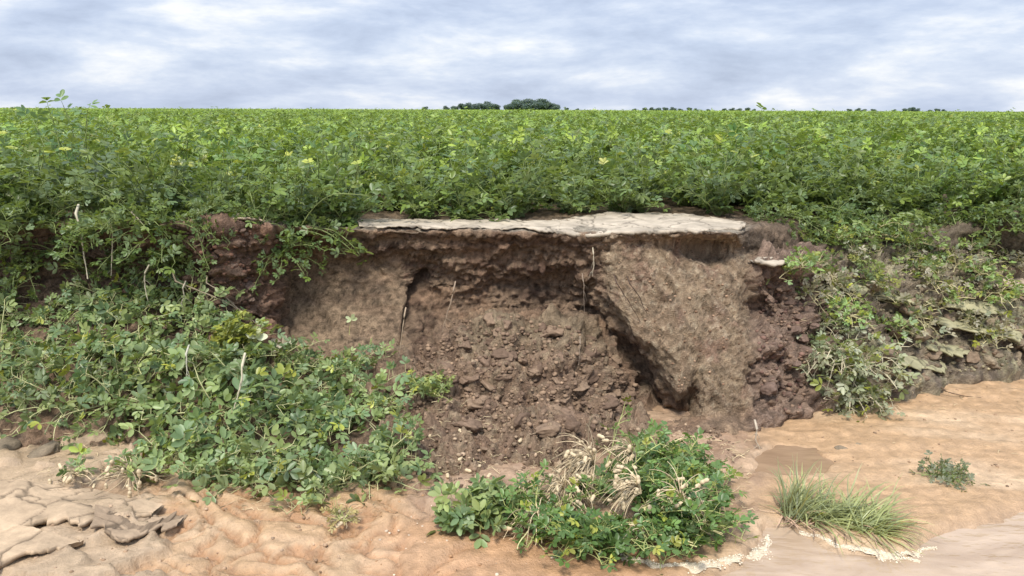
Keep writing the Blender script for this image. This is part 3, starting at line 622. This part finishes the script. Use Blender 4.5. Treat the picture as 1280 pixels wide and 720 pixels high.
def clod(px, py, s, protos, label, group=None, sink=.85):
    p, nn, _ = hit(px, py); o = add('soil_clod', rc.choice(protos), None, label, 'soil clod', group, None, tuple(p - nn * s * sink * .5))
    o.rotation_euler = (rc.uniform(-.5, .5), rc.uniform(-.5, .5), rc.uniform(0, 6.28)); o.scale = (s * rc.uniform(.85, 1.3), s, s * rc.uniform(.7, 1)); return o
TAL = [(520, 440), (565, 400), (640, 395), (720, 410), (765, 440), (800, 490), (780, 525), (700, 540), (600, 540), (530, 520), (480, 500)]
RUB = [(950, 350), (1000, 345), (1040, 380), (1060, 430), (1010, 470), (1000, 518), (960, 515), (945, 430)]
RSL = [(1020, 370), (1100, 330), (1200, 300), (1290, 340), (1290, 455), (1170, 470), (1110, 500), (1050, 430)]
MUD = [(470, 530), (700, 535), (860, 525), (930, 545), (930, 580), (700, 590), (650, 640), (560, 620), (500, 600)]
for p in scatter(TAL, 130): clod(*p, .022 + .055 * rc.random() ** 2, C_BROWN, 'brown soil clod lying in the slumped heap below the overhang', 'clods in the slumped heap')
for p in scatter(RUB, 40): clod(*p, .02 + .04 * rc.random() ** 2, C_RED, 'purplish brown clod in the rooty rubble right of the buttress', 'clods in the rooty rubble')
for p in scatter(RSL, 110): clod(*p, .02 + .05 * rc.random() ** 2, C_GREY, 'grey-brown clod scattered over the weedy right slope', 'clods on the right slope')
for p in scatter([(250, 285), (335, 285), (345, 350), (330, 400), (250, 400)], 18): clod(*p, .018 + .03 * rc.random() ** 2, C_RED, 'reddish clod crumbling from the bank beneath the left overhanging plants', 'clods on the left bank')
for p in scatter(MUD, 45): clod(*p, .012 + .03 * rc.random() ** 2, C_BROWN + C_PALE, 'muddy clod on the flat between the heap and the uprooted plants', 'clods on the muddy flat')
for px, py, s, l in [(-10, 560, .12, 'big grey mud lump at the far left foot of the mound'), (45, 568, .10, 'rounded mud lump right of the big far-left lump'), (90, 580, .06, 'small mud lump beside the exposed roots at left'), (180, 628, .05, 'flat grey mud lump on the pale sand under the exposed roots'),
                     (1052, 560, .045, 'dark lump on the wet sand above the grass tuft'), (1072, 556, .03, 'smaller dark lump touching the lump above the grass tuft'), (712, 530, .085, 'long dark clod at the foot of the heap'), (690, 512, .06, 'broad clod resting on the foot of the heap'), (968, 505, .06, 'clod at the water-cut foot of the rooty rubble'),
                     (1018, 425, .07, 'overhanging dark clod in the rubble beside the wilted plant'), (1075, 400, .08, 'large grey clod on the slope above the wilted plant'), (1105, 440, .075, 'large grey clod right of the wilted plant top'), (1235, 395, .07, 'large clod between the yellowish slabs on the right slope')]:
    clod(px, py, s, C_BROWN if px > 600 and px < 1000 else C_GREY, l)
# crumbs: nobody could count them
V1, F1 = ico(1); CV = [V1 * (1 + .35 * fbm(V1 * 1.3 + k * 5, 2))[:, None] * np.array([1, .85, .7]) for k in range(8)]
bag = Bag(); rg = np.random.default_rng(12)
def crumbs(poly, n, cols_, s0=.004, s1=.016):
    for p in scatter(poly, n):
        P, nn, _ = hit(*p); s = s0 * .6 + (s1 * 1.3 - s0 * .6) * rg.random() ** 4; a = rg.uniform(0, 6.28); Rm = np.array([[math.cos(a), -math.sin(a), 0], [math.sin(a), math.cos(a), 0], [0, 0, 1]])
        bag.put(CV[rg.integers(8)] @ Rm.T * s + P, F1, np.array(cols_[rg.integers(len(cols_))]) * rg.uniform(.7, 1.25))
crumbs(TAL, 3200, BR + [(.24, .165, .11)]); crumbs(RUB, 900, [(.15, .09, .07), (.2, .135, .095)]); crumbs(RSL, 1500, [(.2, .16, .11), (.28, .24, .15), (.15, .11, .075)]); crumbs(MUD, 1500, BR + [(.3, .22, .15)], .003, .013)
crumbs([(745, 300), (930, 300), (940, 400), (900, 515), (860, 505), (760, 360)], 500, [(.3, .2, .13), (.18, .11, .07)], .003, .009)
crumbs([(250, 285), (335, 285), (345, 350), (330, 400), (250, 400)], 350, [(.18, .10, .07)]); crumbs([(0, 590), (200, 600), (470, 660), (470, 719), (0, 719)], 260, [(.35, .25, .17), (.25, .17, .11)], .002, .009)
crumbs([(960, 520), (1279, 470), (1279, 610), (1000, 600)], 200, [(.3, .2, .13), (.22, .15, .1)], .002, .009); crumbs([(480, 600), (660, 640), (740, 719), (420, 719)], 220, [(.3, .18, .1), (.5, .4, .3)], .002, .008)
add('loose_soil', bag.mesh('loose_soil', M_CLOD, False), kind='stuff', label='crumbled loose soil on the heap, slope and flat')

# ------------------------------------------------------------------ roots hanging from the walls
def root(pts_, r, label, col=(.50, .40, .28), group=None, off=.05, dfix=None):
    P = np.array(pts_, float); d = dfix
    if d is None: d = min(hit(x, y)[0][1] for x, y in pts_) - off
    t = np.linspace(0, 1, 14); s = np.linspace(0, 1, len(P)); q = rays(np.interp(t, s, P[:, 0]), np.interp(t, s, P[:, 1]), d)
    q[1:-1] = (q[:-2] + q[1:-1] * 2 + q[2:]) / 4; q = q + .004 * np.stack([fbm(q * 20 + k * 9, 2) for k in range(3)], 1)
    col = np.array(col) * .72; rb_ = Bag(); rq = np.random.default_rng(int(pts_[0][0] * 7 + pts_[0][1])); q[0] += [0, .05, .02]
    V, F = tube(q, np.linspace(r, r * .4, 14) * (1 + .25 * np.sin(np.arange(14) * 2.1)), 6); rb_.put(V, F, np.array(col) * .9)
    for k in range(4):
        i = rq.integers(3, 13); P = stem_path(rq, rq.uniform(0, 6.28), R(rq.uniform(-60, 20)), rq.uniform(.02, .07), .3, .1, 6) + q[i]; V, F = tube(P, np.linspace(r * .35, .0005, 6), 4); rb_.put(V, F, np.array(col) * .7)
    return add('root', rb_.mesh('root', M_STRAW), None, label, 'root', group)
root([(93, 262), (101, 285), (104, 315), (110, 348)], .007, 'thick white bent root hanging at far left, first of two', (.72, .66, .5), off=.17)
root([(138, 268), (141, 300), (139, 345)], .006, 'straight white root hanging just right of the bent white root', (.68, .62, .47), off=.17)
root([(163, 264), (172, 272), (182, 285)], .004, 'short slanted pale root tip above the left mound', (.6, .54, .4), off=.15)
root([(182, 338), (180, 358), (187, 382)], .005, 'pale forked root dangling low over the left mound', (.66, .6, .44), off=.15)
root([(228, 358), (230, 372), (226, 380)], .004, 'stubby pale root low on the left bank', (.6, .54, .4), off=.15)
root([(212, 348), (245, 362), (285, 378), (305, 392)], .005, 'long brownish runner root slanting down above the yellowing plant', (.4, .33, .22))
root([(255, 352), (270, 360), (296, 384), (325, 408)], .004, 'thin runner root crossing the shaded wall toward the pale seedling', (.42, .35, .25))
root([(568, 358), (563, 380), (556, 402), (553, 415)], .0045, 'thin straight pale root standing off the middle of the recessed wall', (.45, .34, .24))
root([(506, 392), (503, 415), (499, 446)], .004, 'thin pale root hanging inside the dark diagonal crack', (.5, .38, .26))
root([(741, 314), (742, 330), (740, 346)], .004, 'whitish root stub under the crust at the buttress corner', (.6, .52, .38))
root([(729, 348), (730, 366), (730, 392)], .0025, 'hair-thin root hanging beside the dark hollow left of the buttress', (.42, .33, .25))
root([(726, 428), (725, 440), (723, 456)], .0025, 'tiny thread root low in the heap beside the hollow', (.42, .33, .25))
root([(785, 352), (800, 372), (808, 392)], .0035, 'dark root lying diagonally on the upper buttress face', (.10, .065, .045), off=.012)
root([(768, 350), (785, 375), (800, 402)], .0035, 'dark root left of the other dark root on the buttress', (.11, .07, .05), off=.012)
root([(1178, 488), (1200, 494), (1226, 497)], .004, 'thin dark stick lying on the right sand', (.16, .10, .06), off=.0)
root([(660, 545), (680, 538), (704, 541)], .004, 'pale stick lying on the muddy flat below the heap', (.4, .3, .2), off=0.0)
root([(946, 535), (944, 550), (950, 562)], .006, 'short pale root end on the sand by the small puddle', (.62, .52, .4), off=0.)

# ------------------------------------------------------------------ exposed root-and-pod bunches, uprooted plants
def pod_mesh():
    t = np.linspace(0, 1, 12); prof = .0085 * np.sqrt(np.clip(1 - (2 * t - 1) ** 2, 0, 1)) ** .7 * (1 - .22 * np.exp(-((t - .5) / .12) ** 2)) + 1e-4
    V, F = tube(np.stack([t * .034 - .017, .002 * np.sin(t * 3), 0 * t], 1), prof, 9); V = V + .0004 * np.sin(V[:, :1] * 1500)
    return make_mesh('peanut_pod', V, F, M_POD, np.broadcast_to((.50, .40, .26), V.shape))
POD = pod_mesh()
def root_bunch(parent, seed, n, L, azr, el=(5, 80), npod=14, col=(.60, .48, .31), up_=0.):
    r = np.random.default_rng(seed); b = Bag(); ends = []
    for k in range(n):
        P = stem_path(r, r.uniform(*azr), R(r.uniform(*el)), L * r.uniform(.4, 1.1),   .28, -.2, 10) + [0, 0, up_]; P[:, 2] = np.maximum(P[:, 2], .004 + .02 * r.random())
        V, F = tube(P, np.linspace(.0028, .0011, 10), 4); b.put(V, F, np.array(col) * r.uniform(.35, 1.15)); ends.append(P[r.integers(4, 10)])
    add('root_strands', b.mesh('root_strands', M_STRAW), parent)
    for k in range(npod):
        p = ends[k % len(ends)] + r.normal(size=3) * .008; o = add('peanut_pod', POD, parent, loc=tuple(p + [0, 0, .004])); o.rotation_euler = tuple(r.uniform(-.6, 6.2, 3)); o.scale = (r.uniform(.9, 1.3),) * 3
def uprooted(px, py, label, seed, azr, rz, L=.45, nst=10, npod=12, el=(5, 50), nroot=26, lr=.22, cols_=None, yel=.06, leaf=.034, group=None, droop=.1, long_=4, stemc=(.30, .32, .12), raise_=0.):
    p, nn, _ = hit(px, py); e = empty('uprooted_peanut_plant', tuple(p + [0, 0, .012]), label, 'peanut plant', group)
    fb, sb_ = peanut_data(seed, nst=nst, L=L, el=el, droop=droop, lift=-.02, leaf=leaf, nodes=12, cols_=cols_ or MIXG, yel=yel, azr=azr, wild=.6, stemc=stemc, clampz=.012)
    r = np.random.default_rng(seed + 1)
    for k in range(long_):
        P = stem_path(r, r.uniform(*azr), R(r.uniform(15, 50)), L * r.uniform(.8, 1.25), .16, -.1, 14); P[:, 2] = np.maximum(P[:, 2], .05)
        V, F = tube(P, np.linspace(.004, .002, 14), 5); sb_.put(V, F, np.array((.50, .46, .24)) * r.uniform(.8, 1.2))
    add('foliage', fb.mesh('foliage', M_LEAF), e); add('stem', sb_.mesh('stems', M_STEM), e)
    if nroot: root_bunch(e, seed + 2, nroot, lr, rz, npod=npod, up_=raise_)
    return e
GU = 'uprooted plants heaped at the water edge'
HG = (np.array([.15, .235, .06]), np.array([.07, .13, .045]))
def heap(px, py, lab, seed, az0, az1, rz0, rz1, **k):
    py = py + 13
    k.setdefault('cols_', HG); k.setdefault('leaf', .031); k.setdefault('droop', .06)
    return uprooted(px, py, lab, seed, (R(az0), R(az1)), (R(rz0), R(rz1)), group=GU, **k)
heap(742, 606, 'uprooted peanut plant in the middle heap with the biggest bunch of straw roots and pods', 601, -40, 50, 100, 270, L=.44, nst=20, npod=36, nroot=150, lr=.25, el=(5, 45), long_=9, raise_=.12)
heap(790, 590, 'uprooted green plant forming the leafy top of the middle heap', 602, -30, 110, 150, 260, L=.32, nst=17, npod=14, el=(5, 42), long_=9, nroot=50, raise_=.12)
heap(800, 640, 'uprooted plant with long pale arching stems across the front of the middle heap', 603, -60, 40, 120, 220, L=.38, nst=16, npod=22, long_=14, el=(0, 40), nroot=70, raise_=.12)
heap(740, 655, 'dark leafy uprooted plant at the lower left of the middle heap', 604, 190, 330, 100, 180, L=.26, nst=17, npod=8, cols_=(G_DARK, G_DARK * .8), el=(0, 45))
heap(858, 640, 'uprooted plant at the right end of the middle heap beside the foam', 605, -180, 180, -90, 0, L=.24, nst=19, npod=4, el=(0, 60))
heap(848, 600, 'uprooted green plant at the upper right of the middle heap', 614, -180, 180, 150, 260, L=.25, nst=19, npod=4, el=(5, 60))
heap(810, 668, 'low dark uprooted plant at the front bottom of the middle heap', 615, -180, 180, 150, 260, L=.24, nst=17, npod=8, el=(0, 40), cols_=(G_DARK * 1.3, G_DARK), long_=5)
heap(706, 622, 'uprooted plant with tangled straw stems at the left of the middle heap', 616, -120, 60, 0, 360, L=.22, nst=4, npod=40, nroot=150, lr=.2, long_=9, raise_=.07)
heap(672, 655, 'uprooted green plant filling the gap at the far left of the middle heap', 618, -180, 180, 0, 360, L=.22, nst=13, npod=12, nroot=50, el=(0, 50), long_=7, raise_=.05)
heap(850, 650, 'uprooted plant with scattered pods and straw stems at the right side of the middle heap', 619, -180, 100, 0, 360, L=.24, nst=6, npod=14, nroot=45, lr=.2, el=(0, 40), long_=10, raise_=.12)
heap(650, 618, 'straw-coloured root bunch with white pods left of the middle heap', 606, -90, 90, 0, 360, L=.1, nst=2, npod=24, nroot=90, lr=.19, long_=3)
uprooted(585, 652, 'small broad-leaved green plant alone on orange sand left of the middle heap', 607, (R(-180), R(180)), (R(0), R(360)), L=.13, nst=8, npod=3, nroot=8, lr=.1, el=(5, 65), leaf=.046, yel=0, long_=2)
uprooted(618, 640, 'small dull green plant just right of the small broad-leaved one', 617, (R(-180), R(180)), (R(0), R(360)), L=.12, nst=7, npod=3, nroot=16, lr=.12, el=(5, 60), leaf=.034, yel=0, long_=2)
uprooted(432, 655, 'small withered straw-coloured root bunch on the sand below the mound', 608, (R(0), R(360)), (R(0), R(360)), L=.08, nst=2, npod=3, nroot=34, lr=.11, long_=0, cols_=(np.array([.35, .28, .14]), np.array([.3, .25, .1])), yel=0, leaf=.018)
uprooted(165, 600, 'bunch of curled white roots with pods exposed at the left mound foot', 609, (R(60), R(160)), (R(0), R(360)), L=.10, nst=2, npod=22, nroot=60, lr=.25, long_=0)
uprooted(96, 600, 'small pale root bunch with pods at the far left beside the mud lump', 610, (R(60), R(120)), (R(180), R(360)), L=.08, nst=1, npod=6, nroot=14, lr=.14, long_=0)
uprooted(300, 440, 'yellowing peanut plant at the top of the left mound below the wall', 611, (R(0), R(360)), (R(230), R(310)), L=.17, nst=10, npod=0, nroot=5, lr=.2, el=(20, 80), cols_=(np.array([.42, .40, .12]), np.array([.25, .30, .08])), yel=.6, leaf=.042, long_=2)
uprooted(535, 500, 'small grassy green weed plant growing on the left of the heap', 612, (R(0), R(360)), (R(0), R(360)), L=.13, nst=9, npod=0, nroot=4, lr=.06, el=(20, 80), leaf=.026, long_=3, cols_=(np.array([.24, .28, .09]), G_BLUE))
uprooted(400, 690 - 0, 'x', 613, (0, 1), (0, 1), nst=1, nroot=0, long_=0) if False else None
root([(303, 450), (302, 480), (296, 500), (290, 518)], .006, 'white tap root hanging straight down from the yellowing plant', (.75, .68, .5), off=.12)
root([(232, 440), (234, 460), (233, 478)], .005, 'pale root tip poking from the leaves left of the white tap root', (.62, .6, .48), off=.12)
# pale sprigs with a few big leaflets
def sprig(px, py, label, col, seed, s=.075, off=.3, az=R(60)):
    p, nn, _ = hit(px, py); p = p + np.array([0, -off, 0]); e = empty('peanut_sprig', tuple(p - [0, 0, .06]), label, 'plant sprig'); r = np.random.default_rng(seed); fb, sb_ = Bag(), Bag()
    top_ = np.array([.02, -.02, .10]); P = np.array([[0, 0, 0], [.004, 0, .05], top_]); V, F = tube(P, [.003, .002, .0015], 5); sb_.put(V, F, (.5, .45, .2))
    D = np.array([[-.9, -.2, .5], [.9, -.3, .2], [.5, -.3, .9], [-.4, -.5, -.2]])[:3 if seed % 2 else 4]
    leaflets(np.repeat(top_[None], len(D), 0), D, np.array([0, -.9, .5]) + r.normal(size=D.shape) * .25, s * r.uniform(.8, 1.1, len(D)), np.broadcast_to(col, D.shape), fb, 1.1)
    add('leaflets', fb.mesh('leaflets', M_LEAF), e); add('stem', sb_.mesh('stem', M_STEM), e)
sprig(338, 412, 'sprig with three pale silvery leaflets in front of the shaded wall', (.55, .58, .42), 1)
sprig(368, 420, 'sprig with pale pinkish leaflets right of the silvery sprig', (.58, .52, .42), 2)
sprig(118, 556, 'sprig with bright yellow-green leaflets above the curled white roots', (.42, .55, .12), 3, .06, .15)
sprig(441, 400, 'upright pale sprig in front of the smooth brown wall', (.42, .48, .28), 4, .04, .12)

# ------------------------------------------------------------------ withered and weedy plants of the right slope
GRY = [proto(700 + i, nst=12, L=.26, el=(-5, 55), droop=.2, lift=-.12, nodes=8, leaf=.036, cols_=(np.array([.34, .34, .24]), np.array([.20, .24, .13])), yel=.1, wild=.8, stemc=(.45, .40, .28), azr=(R(180), R(360))) for i in range(3)]
for i, (px, py, s, l) in enumerate([(1045, 440, 1.1, 'upper'), (1075, 455, 1.1, 'middle'), (1060, 485, 1., 'lowest left'), (1095, 490, .85, 'lowest right'), (1025, 405, .7, 'topmost')]):
    p, nn, _ = hit(px, py); plant('withered_plant', GRY[i % 3], tuple(p), (R(12), 0, random.uniform(-.4, .4)), s, f'{l} of the withered grey-green plants drooping at the foot of the right slope', 'withered plant', 'withered plants')
p, nn, _ = hit(1182, 597); plant('withered_plant', proto(790, nst=18, L=.14, el=(0, 25), droop=.1, lift=0, nodes=9, leaf=.02, cols_=(np.array([.14, .15, .10]), np.array([.10, .12, .07])), yel=0, wild=.9), tuple(p), (0, 0, 0), 1, 'small dark matted plant lying flat on the open sand at right', 'withered plant', None)
WD = [proto(720 + i, nst=12, L=.2, el=(0, 60), droop=.12, lift=0, nodes=7, leaf=.034, cols_=[(np.array([.24, .33, .09]), np.array([.15, .23, .08])), (np.array([.30, .27, .19]), np.array([.2, .19, .14]))][i % 2], yel=.15, wild=.8, stemc=(.4, .36, .2)) for i in range(4)]
sp = sorted([(1000, 335), (1010, 365), (1045, 365), (1070, 325), (1120, 328), (1150, 340), (1195, 332), (1225, 345), (1165, 352), (1090, 370), (1180, 378), (1250, 368), (1140, 398), (1215, 405), (1265, 330), (1215, 312), (1040, 300), (1090, 300), (1140, 308), (1110, 412), (1240, 425), (1060, 395)])
for i, (px, py) in enumerate(sp):
    p, nn, _ = hit(px, py); yl = i % 2 == 0
    plant('slope_weed', WD[(0 if yl else 1) + 2 * (i // 2 % 2)], tuple(p), (R(15), 0, random.uniform(0, 6)), random.uniform(.7, 1.0), f'{"yellowish green" if yl else "limp greyish"} weed, {ORD[i]} from left on the right slope', 'weed', 'weeds on the right slope')
for k, (bk, fr, nm) in enumerate([([(1092, 360), (1120, 362), (1160, 368)], [(1095, 372), (1130, 378), (1172, 384)], 'upper left yellowish mud slab on the right slope'), ([(1188, 362), (1230, 365), (1275, 372)], [(1180, 384), (1220, 390), (1268, 397)], 'largest yellowish mud slab at the upper right of the slope'),
                               ([(1120, 388), (1180, 392), (1250, 402)], [(1118, 402), (1180, 408), (1248, 420)], 'long yellowish mud slab below the largest one'), ([(1150, 424), (1180, 426), (1215, 432)], [(1148, 436), (1180, 440), (1212, 446)], 'small low yellowish slab near the foot of the right slope'),
                               ([(1035, 352), (1060, 350), (1088, 353)], [(1035, 360), (1060, 364), (1092, 364)], 'small yellowish mud slab among the weeds above the withered plants'), ([(1125, 444), (1160, 448), (1180, 452)], [(1122, 455), (1150, 462), (1182, 462)], 'lowest muddy slab touching the right sand'), ([(1200, 402), (1240, 404), (1290, 408)], [(1200, 412), (1240, 420), (1290, 424)], 'greenish mud slab at the right edge under the long slab'), ([(1245, 345), (1270, 345), (1310, 350)], [(1240, 358), (1268, 360), (1310, 368)], 'pinkish pale slab at the right frame edge below the dark notch')]):
    B_ = [(x, y, hit(x, y)[0][1] + .05) for x, y in bk]; F_ = [(x, y, hit(x, y)[0][1] - .06) for x, y in fr]
    slab('mud_slab', [(a, b, c + .02) for a, b, c in B_], [(a, b, c + .0) for a, b, c in F_], .018, 20 + k, nm, 'mud slab', (.29, .27, .165) if k < 7 else (.34, .27, .2), None, 90, 24, rag=.06)

# ------------------------------------------------------------------ grass tuft
def tuft():
    p, _, _ = hit(1030, 648); e = empty('grass_tuft', tuple(p + [0, 0, -.01]), 'washed-over tuft of pale green grass lying in muddy water', 'grass tuft'); r = np.random.default_rng(9)
    for nm, n, mat_ in (('grass_blades', 850, M_LEAF), ('dead_blades', 150, M_STRAW)):
        V, F, C = [], [], []
        for k in range(n):
            u = r.random(); o = np.array([-.17 + .36 * u, .05 - .16 * u + r.normal() * .03, 0]); dead = nm[0] == 'd'
            a = R(r.normal(30, 48)) if not dead else R(r.normal(-30, 60)); el_ = R(r.uniform(3, 55) if u > .2 else r.uniform(25, 75)) * (.5 if dead else 1)
            L_ = r.uniform(.12, .31) * (.6 if dead else 1); P = stem_path(r, a, el_, L_, .16, -.22, 8) + o; P[:, 2] = np.maximum(P[:, 2], .004 + .012 * r.random())
            T = norm(np.gradient(P, axis=0)); sd_ = norm(np.cross(T, [0, 0, 1]) + r.normal(size=3) * .3); w_ = r.uniform(.0018, .0036) * np.array([.7, 1, 1, 1, .9, .7, .45, .1])
            b0 = len(V) * 16; V.append(np.concatenate([P - sd_ * w_[:, None], P + sd_ * w_[:, None]])); i = np.arange(7); F.append(np.stack([i, i + 1, i + 9, i + 8], 1) + b0)
            c = (np.array([.46, .45, .15]) * (1 - .8 * r.random() ** 2) + np.array([.50, .47, .22]) * .45 * r.random()) if not dead else np.array([.33, .22, .15]) * r.uniform(.4, 1.5)
            if not dead and u < .15: c = np.array([.26, .24, .1])
            C.append(np.broadcast_to(c * r.uniform(.7, 1.2), (16, 3)))
        add(nm, make_mesh(nm, np.concatenate(V), np.concatenate(F), mat_, np.concatenate(C)), e)
tuft()
# ------------------------------------------------------------------ litter, foam
bag = Bag()
for poly, n in (([(540, 570), (700, 560), (760, 600), (740, 680), (650, 650), (560, 610)], 240), ([(0, 500), (90, 520), (210, 600), (80, 610), (0, 560)], 60), ([(250, 600), (470, 615), (470, 640), (280, 640)], 60), ([(840, 540), (935, 550), (945, 660), (900, 620)], 90), ([(480, 480), (640, 520), (620, 560), (490, 540)], 70), ([(1000, 400), (1250, 330), (1270, 440), (1100, 520)], 170), ([(960, 520), (1279, 470), (1279, 600), (1150, 600)], 20)):
    for p in scatter(poly, n):
        P, nn, _ = hit(*p); a = rg.uniform(0, 6.28); L_ = rg.uniform(.015, .07); dv = np.array([math.cos(a), math.sin(a), rg.uniform(-.1, .3)]) * L_ / 2; bnd = rg.normal(size=3) * L_ * .12
        V, F = tube([P - dv, P + bnd + [0, 0, .004], P + dv], rg.uniform(.0008, .0018), 4); bag.put(V + [0, 0, .003], F, np.array([.52, .42, .26]) * rg.uniform(.45, 1.25))
add('straw_litter', bag.mesh('straw_litter', M_STRAW), kind='stuff', label='pale straw and root litter strewn on mud and sand')
for i, (px, py) in enumerate([(576, 540), (588, 535), (605, 534), (650, 552), (575, 575), (700, 590), (540, 546), (585, 590), (598, 585), (560, 596), (612, 596)]):
    p, _, _ = hit(px, py); o = add('peanut_pod', POD, None, f'loose whitish peanut pod, {ORD[i]} of those strewn on the mud below the heap'.replace('first of', 'first of') if False else 'loose whitish peanut pod lying on the mud below the heap', 'peanut pod', 'loose pods on the mud', None, tuple(p + [0, 0, .006])); o.rotation_euler = (0, 0, rc.uniform(0, 6)); o.scale = (1.15,) * 3
bag = Bag(); V2, F2 = ico(1)
def foam_line(pl, wdt, n, seed):
    P = np.array(pl, float); m = 120; t = np.linspace(0, len(P) - 1, m); q = np.stack([np.interp(t, np.arange(len(P)), P[:, 0]), np.interp(t, np.arange(len(P)), P[:, 1])], 1)
    W = []
    for a in q:
        ang = PITCH + math.atan((a[1] - 360) / FPX); W.append(rays(a[0], a[1], 1.72 / math.tan(ang)))
    W = np.array(W); T = norm(np.gradient(W, axis=0)); sd_ = np.stack([-T[:, 1], T[:, 0], T[:, 2] * 0], 1); W = W + sd_ * (.02 * fbm(W * 9 + seed, 3))[:, None]
    wd = wdt * np.clip(.75 + .9 * fbm(W * 14 + seed + 5, 3), .12, 2) * np.sin(np.linspace(.15, 3.0, m)) ** .4
    wd = wd * 1.5; zg = np.array([max(drop(a[0], a[1]), -.027) for a in W]); rows = []
    for u_ in np.linspace(-1, 1, 9):
        r_ = W + sd_ * (wd * u_)[:, None]; r_[:, 2] = zg - .002 + .012 * (1 - u_ ** 2) * (.7 + .5 * fbm(r_ * 40, 2)); rows.append(r_)
    G_ = np.array(rows); bag.put(G_.reshape(-1, 3), grid_faces(9, m), (.50, .42, .31))
    for k in range(n):
        i = rg.integers(m); u_ = rg.normal() * .8; s_ = .0015 + .004 * rg.random() ** 2; bag.put(V2 * [s_, s_, s_ * .6] + W[i] * [1, 1, 0] + sd_[i] * wd[i] * u_ + [0, 0, zg[i] + .007 * max(0, 1 - u_ * u_)], F2, np.array([.66, .57, .44]) * rg.uniform(.8, 1.1))
foam_line([(775, 700), (820, 711), (868, 711), (905, 704), (940, 692), (958, 682), (964, 668)], .022, 700, 1); foam_line([(1000, 662), (1050, 682), (1100, 691), (1150, 698)], .014, 300, 2); foam_line([(1095, 692), (1130, 692), (1172, 682)], .014, 200, 3)
add('foam', bag.mesh('foam', M_FOAM), kind='stuff', label='cream foam and scum caught along the water edge')

# ------------------------------------------------------------------ trees on the horizon
def tree_proto(seed):
    r = np.random.default_rng(seed); tb_ = Bag(); P = np.array([[0, 0, -1.0], [.1, 0, 1], [.05, .1, 2.6], [.2, 0, 4.2]]); V, F = tube(P, [.38, .3, .24, .12], 8); tb_.put(V, F, (.10, .085, .07))
    lob = []
    for k in range(7):
        a = k * .9 + r.uniform(-.3, .3); q = np.array([math.cos(a) * r.uniform(.8, 2.4), math.sin(a) * r.uniform(.8, 2.4), r.uniform(1.2, 5.6)]); lob.append((q, r.uniform(1.7, 2.5))); V, F = tube([P[2], (P[2] + q) / 2 + [0, 0, .3], q], [.14, .09, .04], 5); tb_.put(V, F, (.10, .085, .07))
    cb = Bag(); n = 2600; li = r.integers(0, 7, n); dv = norm(r.normal(size=(n, 3))); rad = np.array([lob[i][1] for i in li])[:, None] * (.55 + .5 * r.random((n, 1)))
    B = np.array([lob[i][0] for i in li]) + dv * rad * [1, 1, .75]
    leaflets(B, r.normal(size=(n, 3)), dv + r.normal(size=(n, 3)) * .4, r.uniform(.3, .6, n), np.array([.07, .105, .10]) * (.7 + .7 * r.random((n, 1))), cb, 1.5)  # bluish crown tint has the distance haze painted in
    return tb_.mesh('trunk', M_BARK), cb.mesh('crown', M_LEAF)
TR = [tree_proto(800 + i) for i in range(3)]
def trees(lst, where, grp, d=620.):
    for i, (px, h) in enumerate(lst):
        dd_ = d + random.uniform(-8, 8); x = rays(px, 138, dd_)[0]; s = (h * .62 + .7) / 7.3 * (.7 if px > 700 else 1)
        e = empty('tree', (x, dd_, .98), f'dark round-crowned tree, {ORD[i]} from left in {where}', 'tree', grp, (0, 0, random.uniform(0, 6)), s); e.scale = (s * 1.5, s * 1.5, s * 1.05)
        t_, c_ = TR[i % 3]; add('trunk', t_, e); add('crown', c_, e)
trees([(531, 4), (558, 5), (568, 6), (577, 8), (586, 9), (594, 9.5), (603, 8.5), (609, 11), (616, 9), (620, 7)], 'the left skyline grove', 'trees of the left skyline grove')
trees([(634, 7), (639, 10), (645, 12), (651, 13.5), (657, 14), (664, 14.5), (670, 14), (676, 13.5), (683, 12), (689, 9.5), (695, 7)], 'the dome-shaped skyline grove', 'trees of the dome-shaped grove')
trees([(708, 5), (722, 4), (793, 5), (806, 6), (815, 6.5), (823, 7), (832, 6.5), (841, 7), (850, 5.5), (862, 6.5), (870, 5), (885, 4.5), (905, 5), (915, 6), (924, 6.5), (934, 6.5), (942, 4.5)], 'the low middle skyline line', 'trees of the low skyline line')
trees([(1062, 5), (1072, 6.5), (1080, 6), (1092, 5), (1118, 4.5), (1132, 7.5), (1139, 8.5), (1146, 6.5), (1163, 5), (1172, 6), (1180, 5)], 'the far right skyline line', 'trees of the right skyline line')
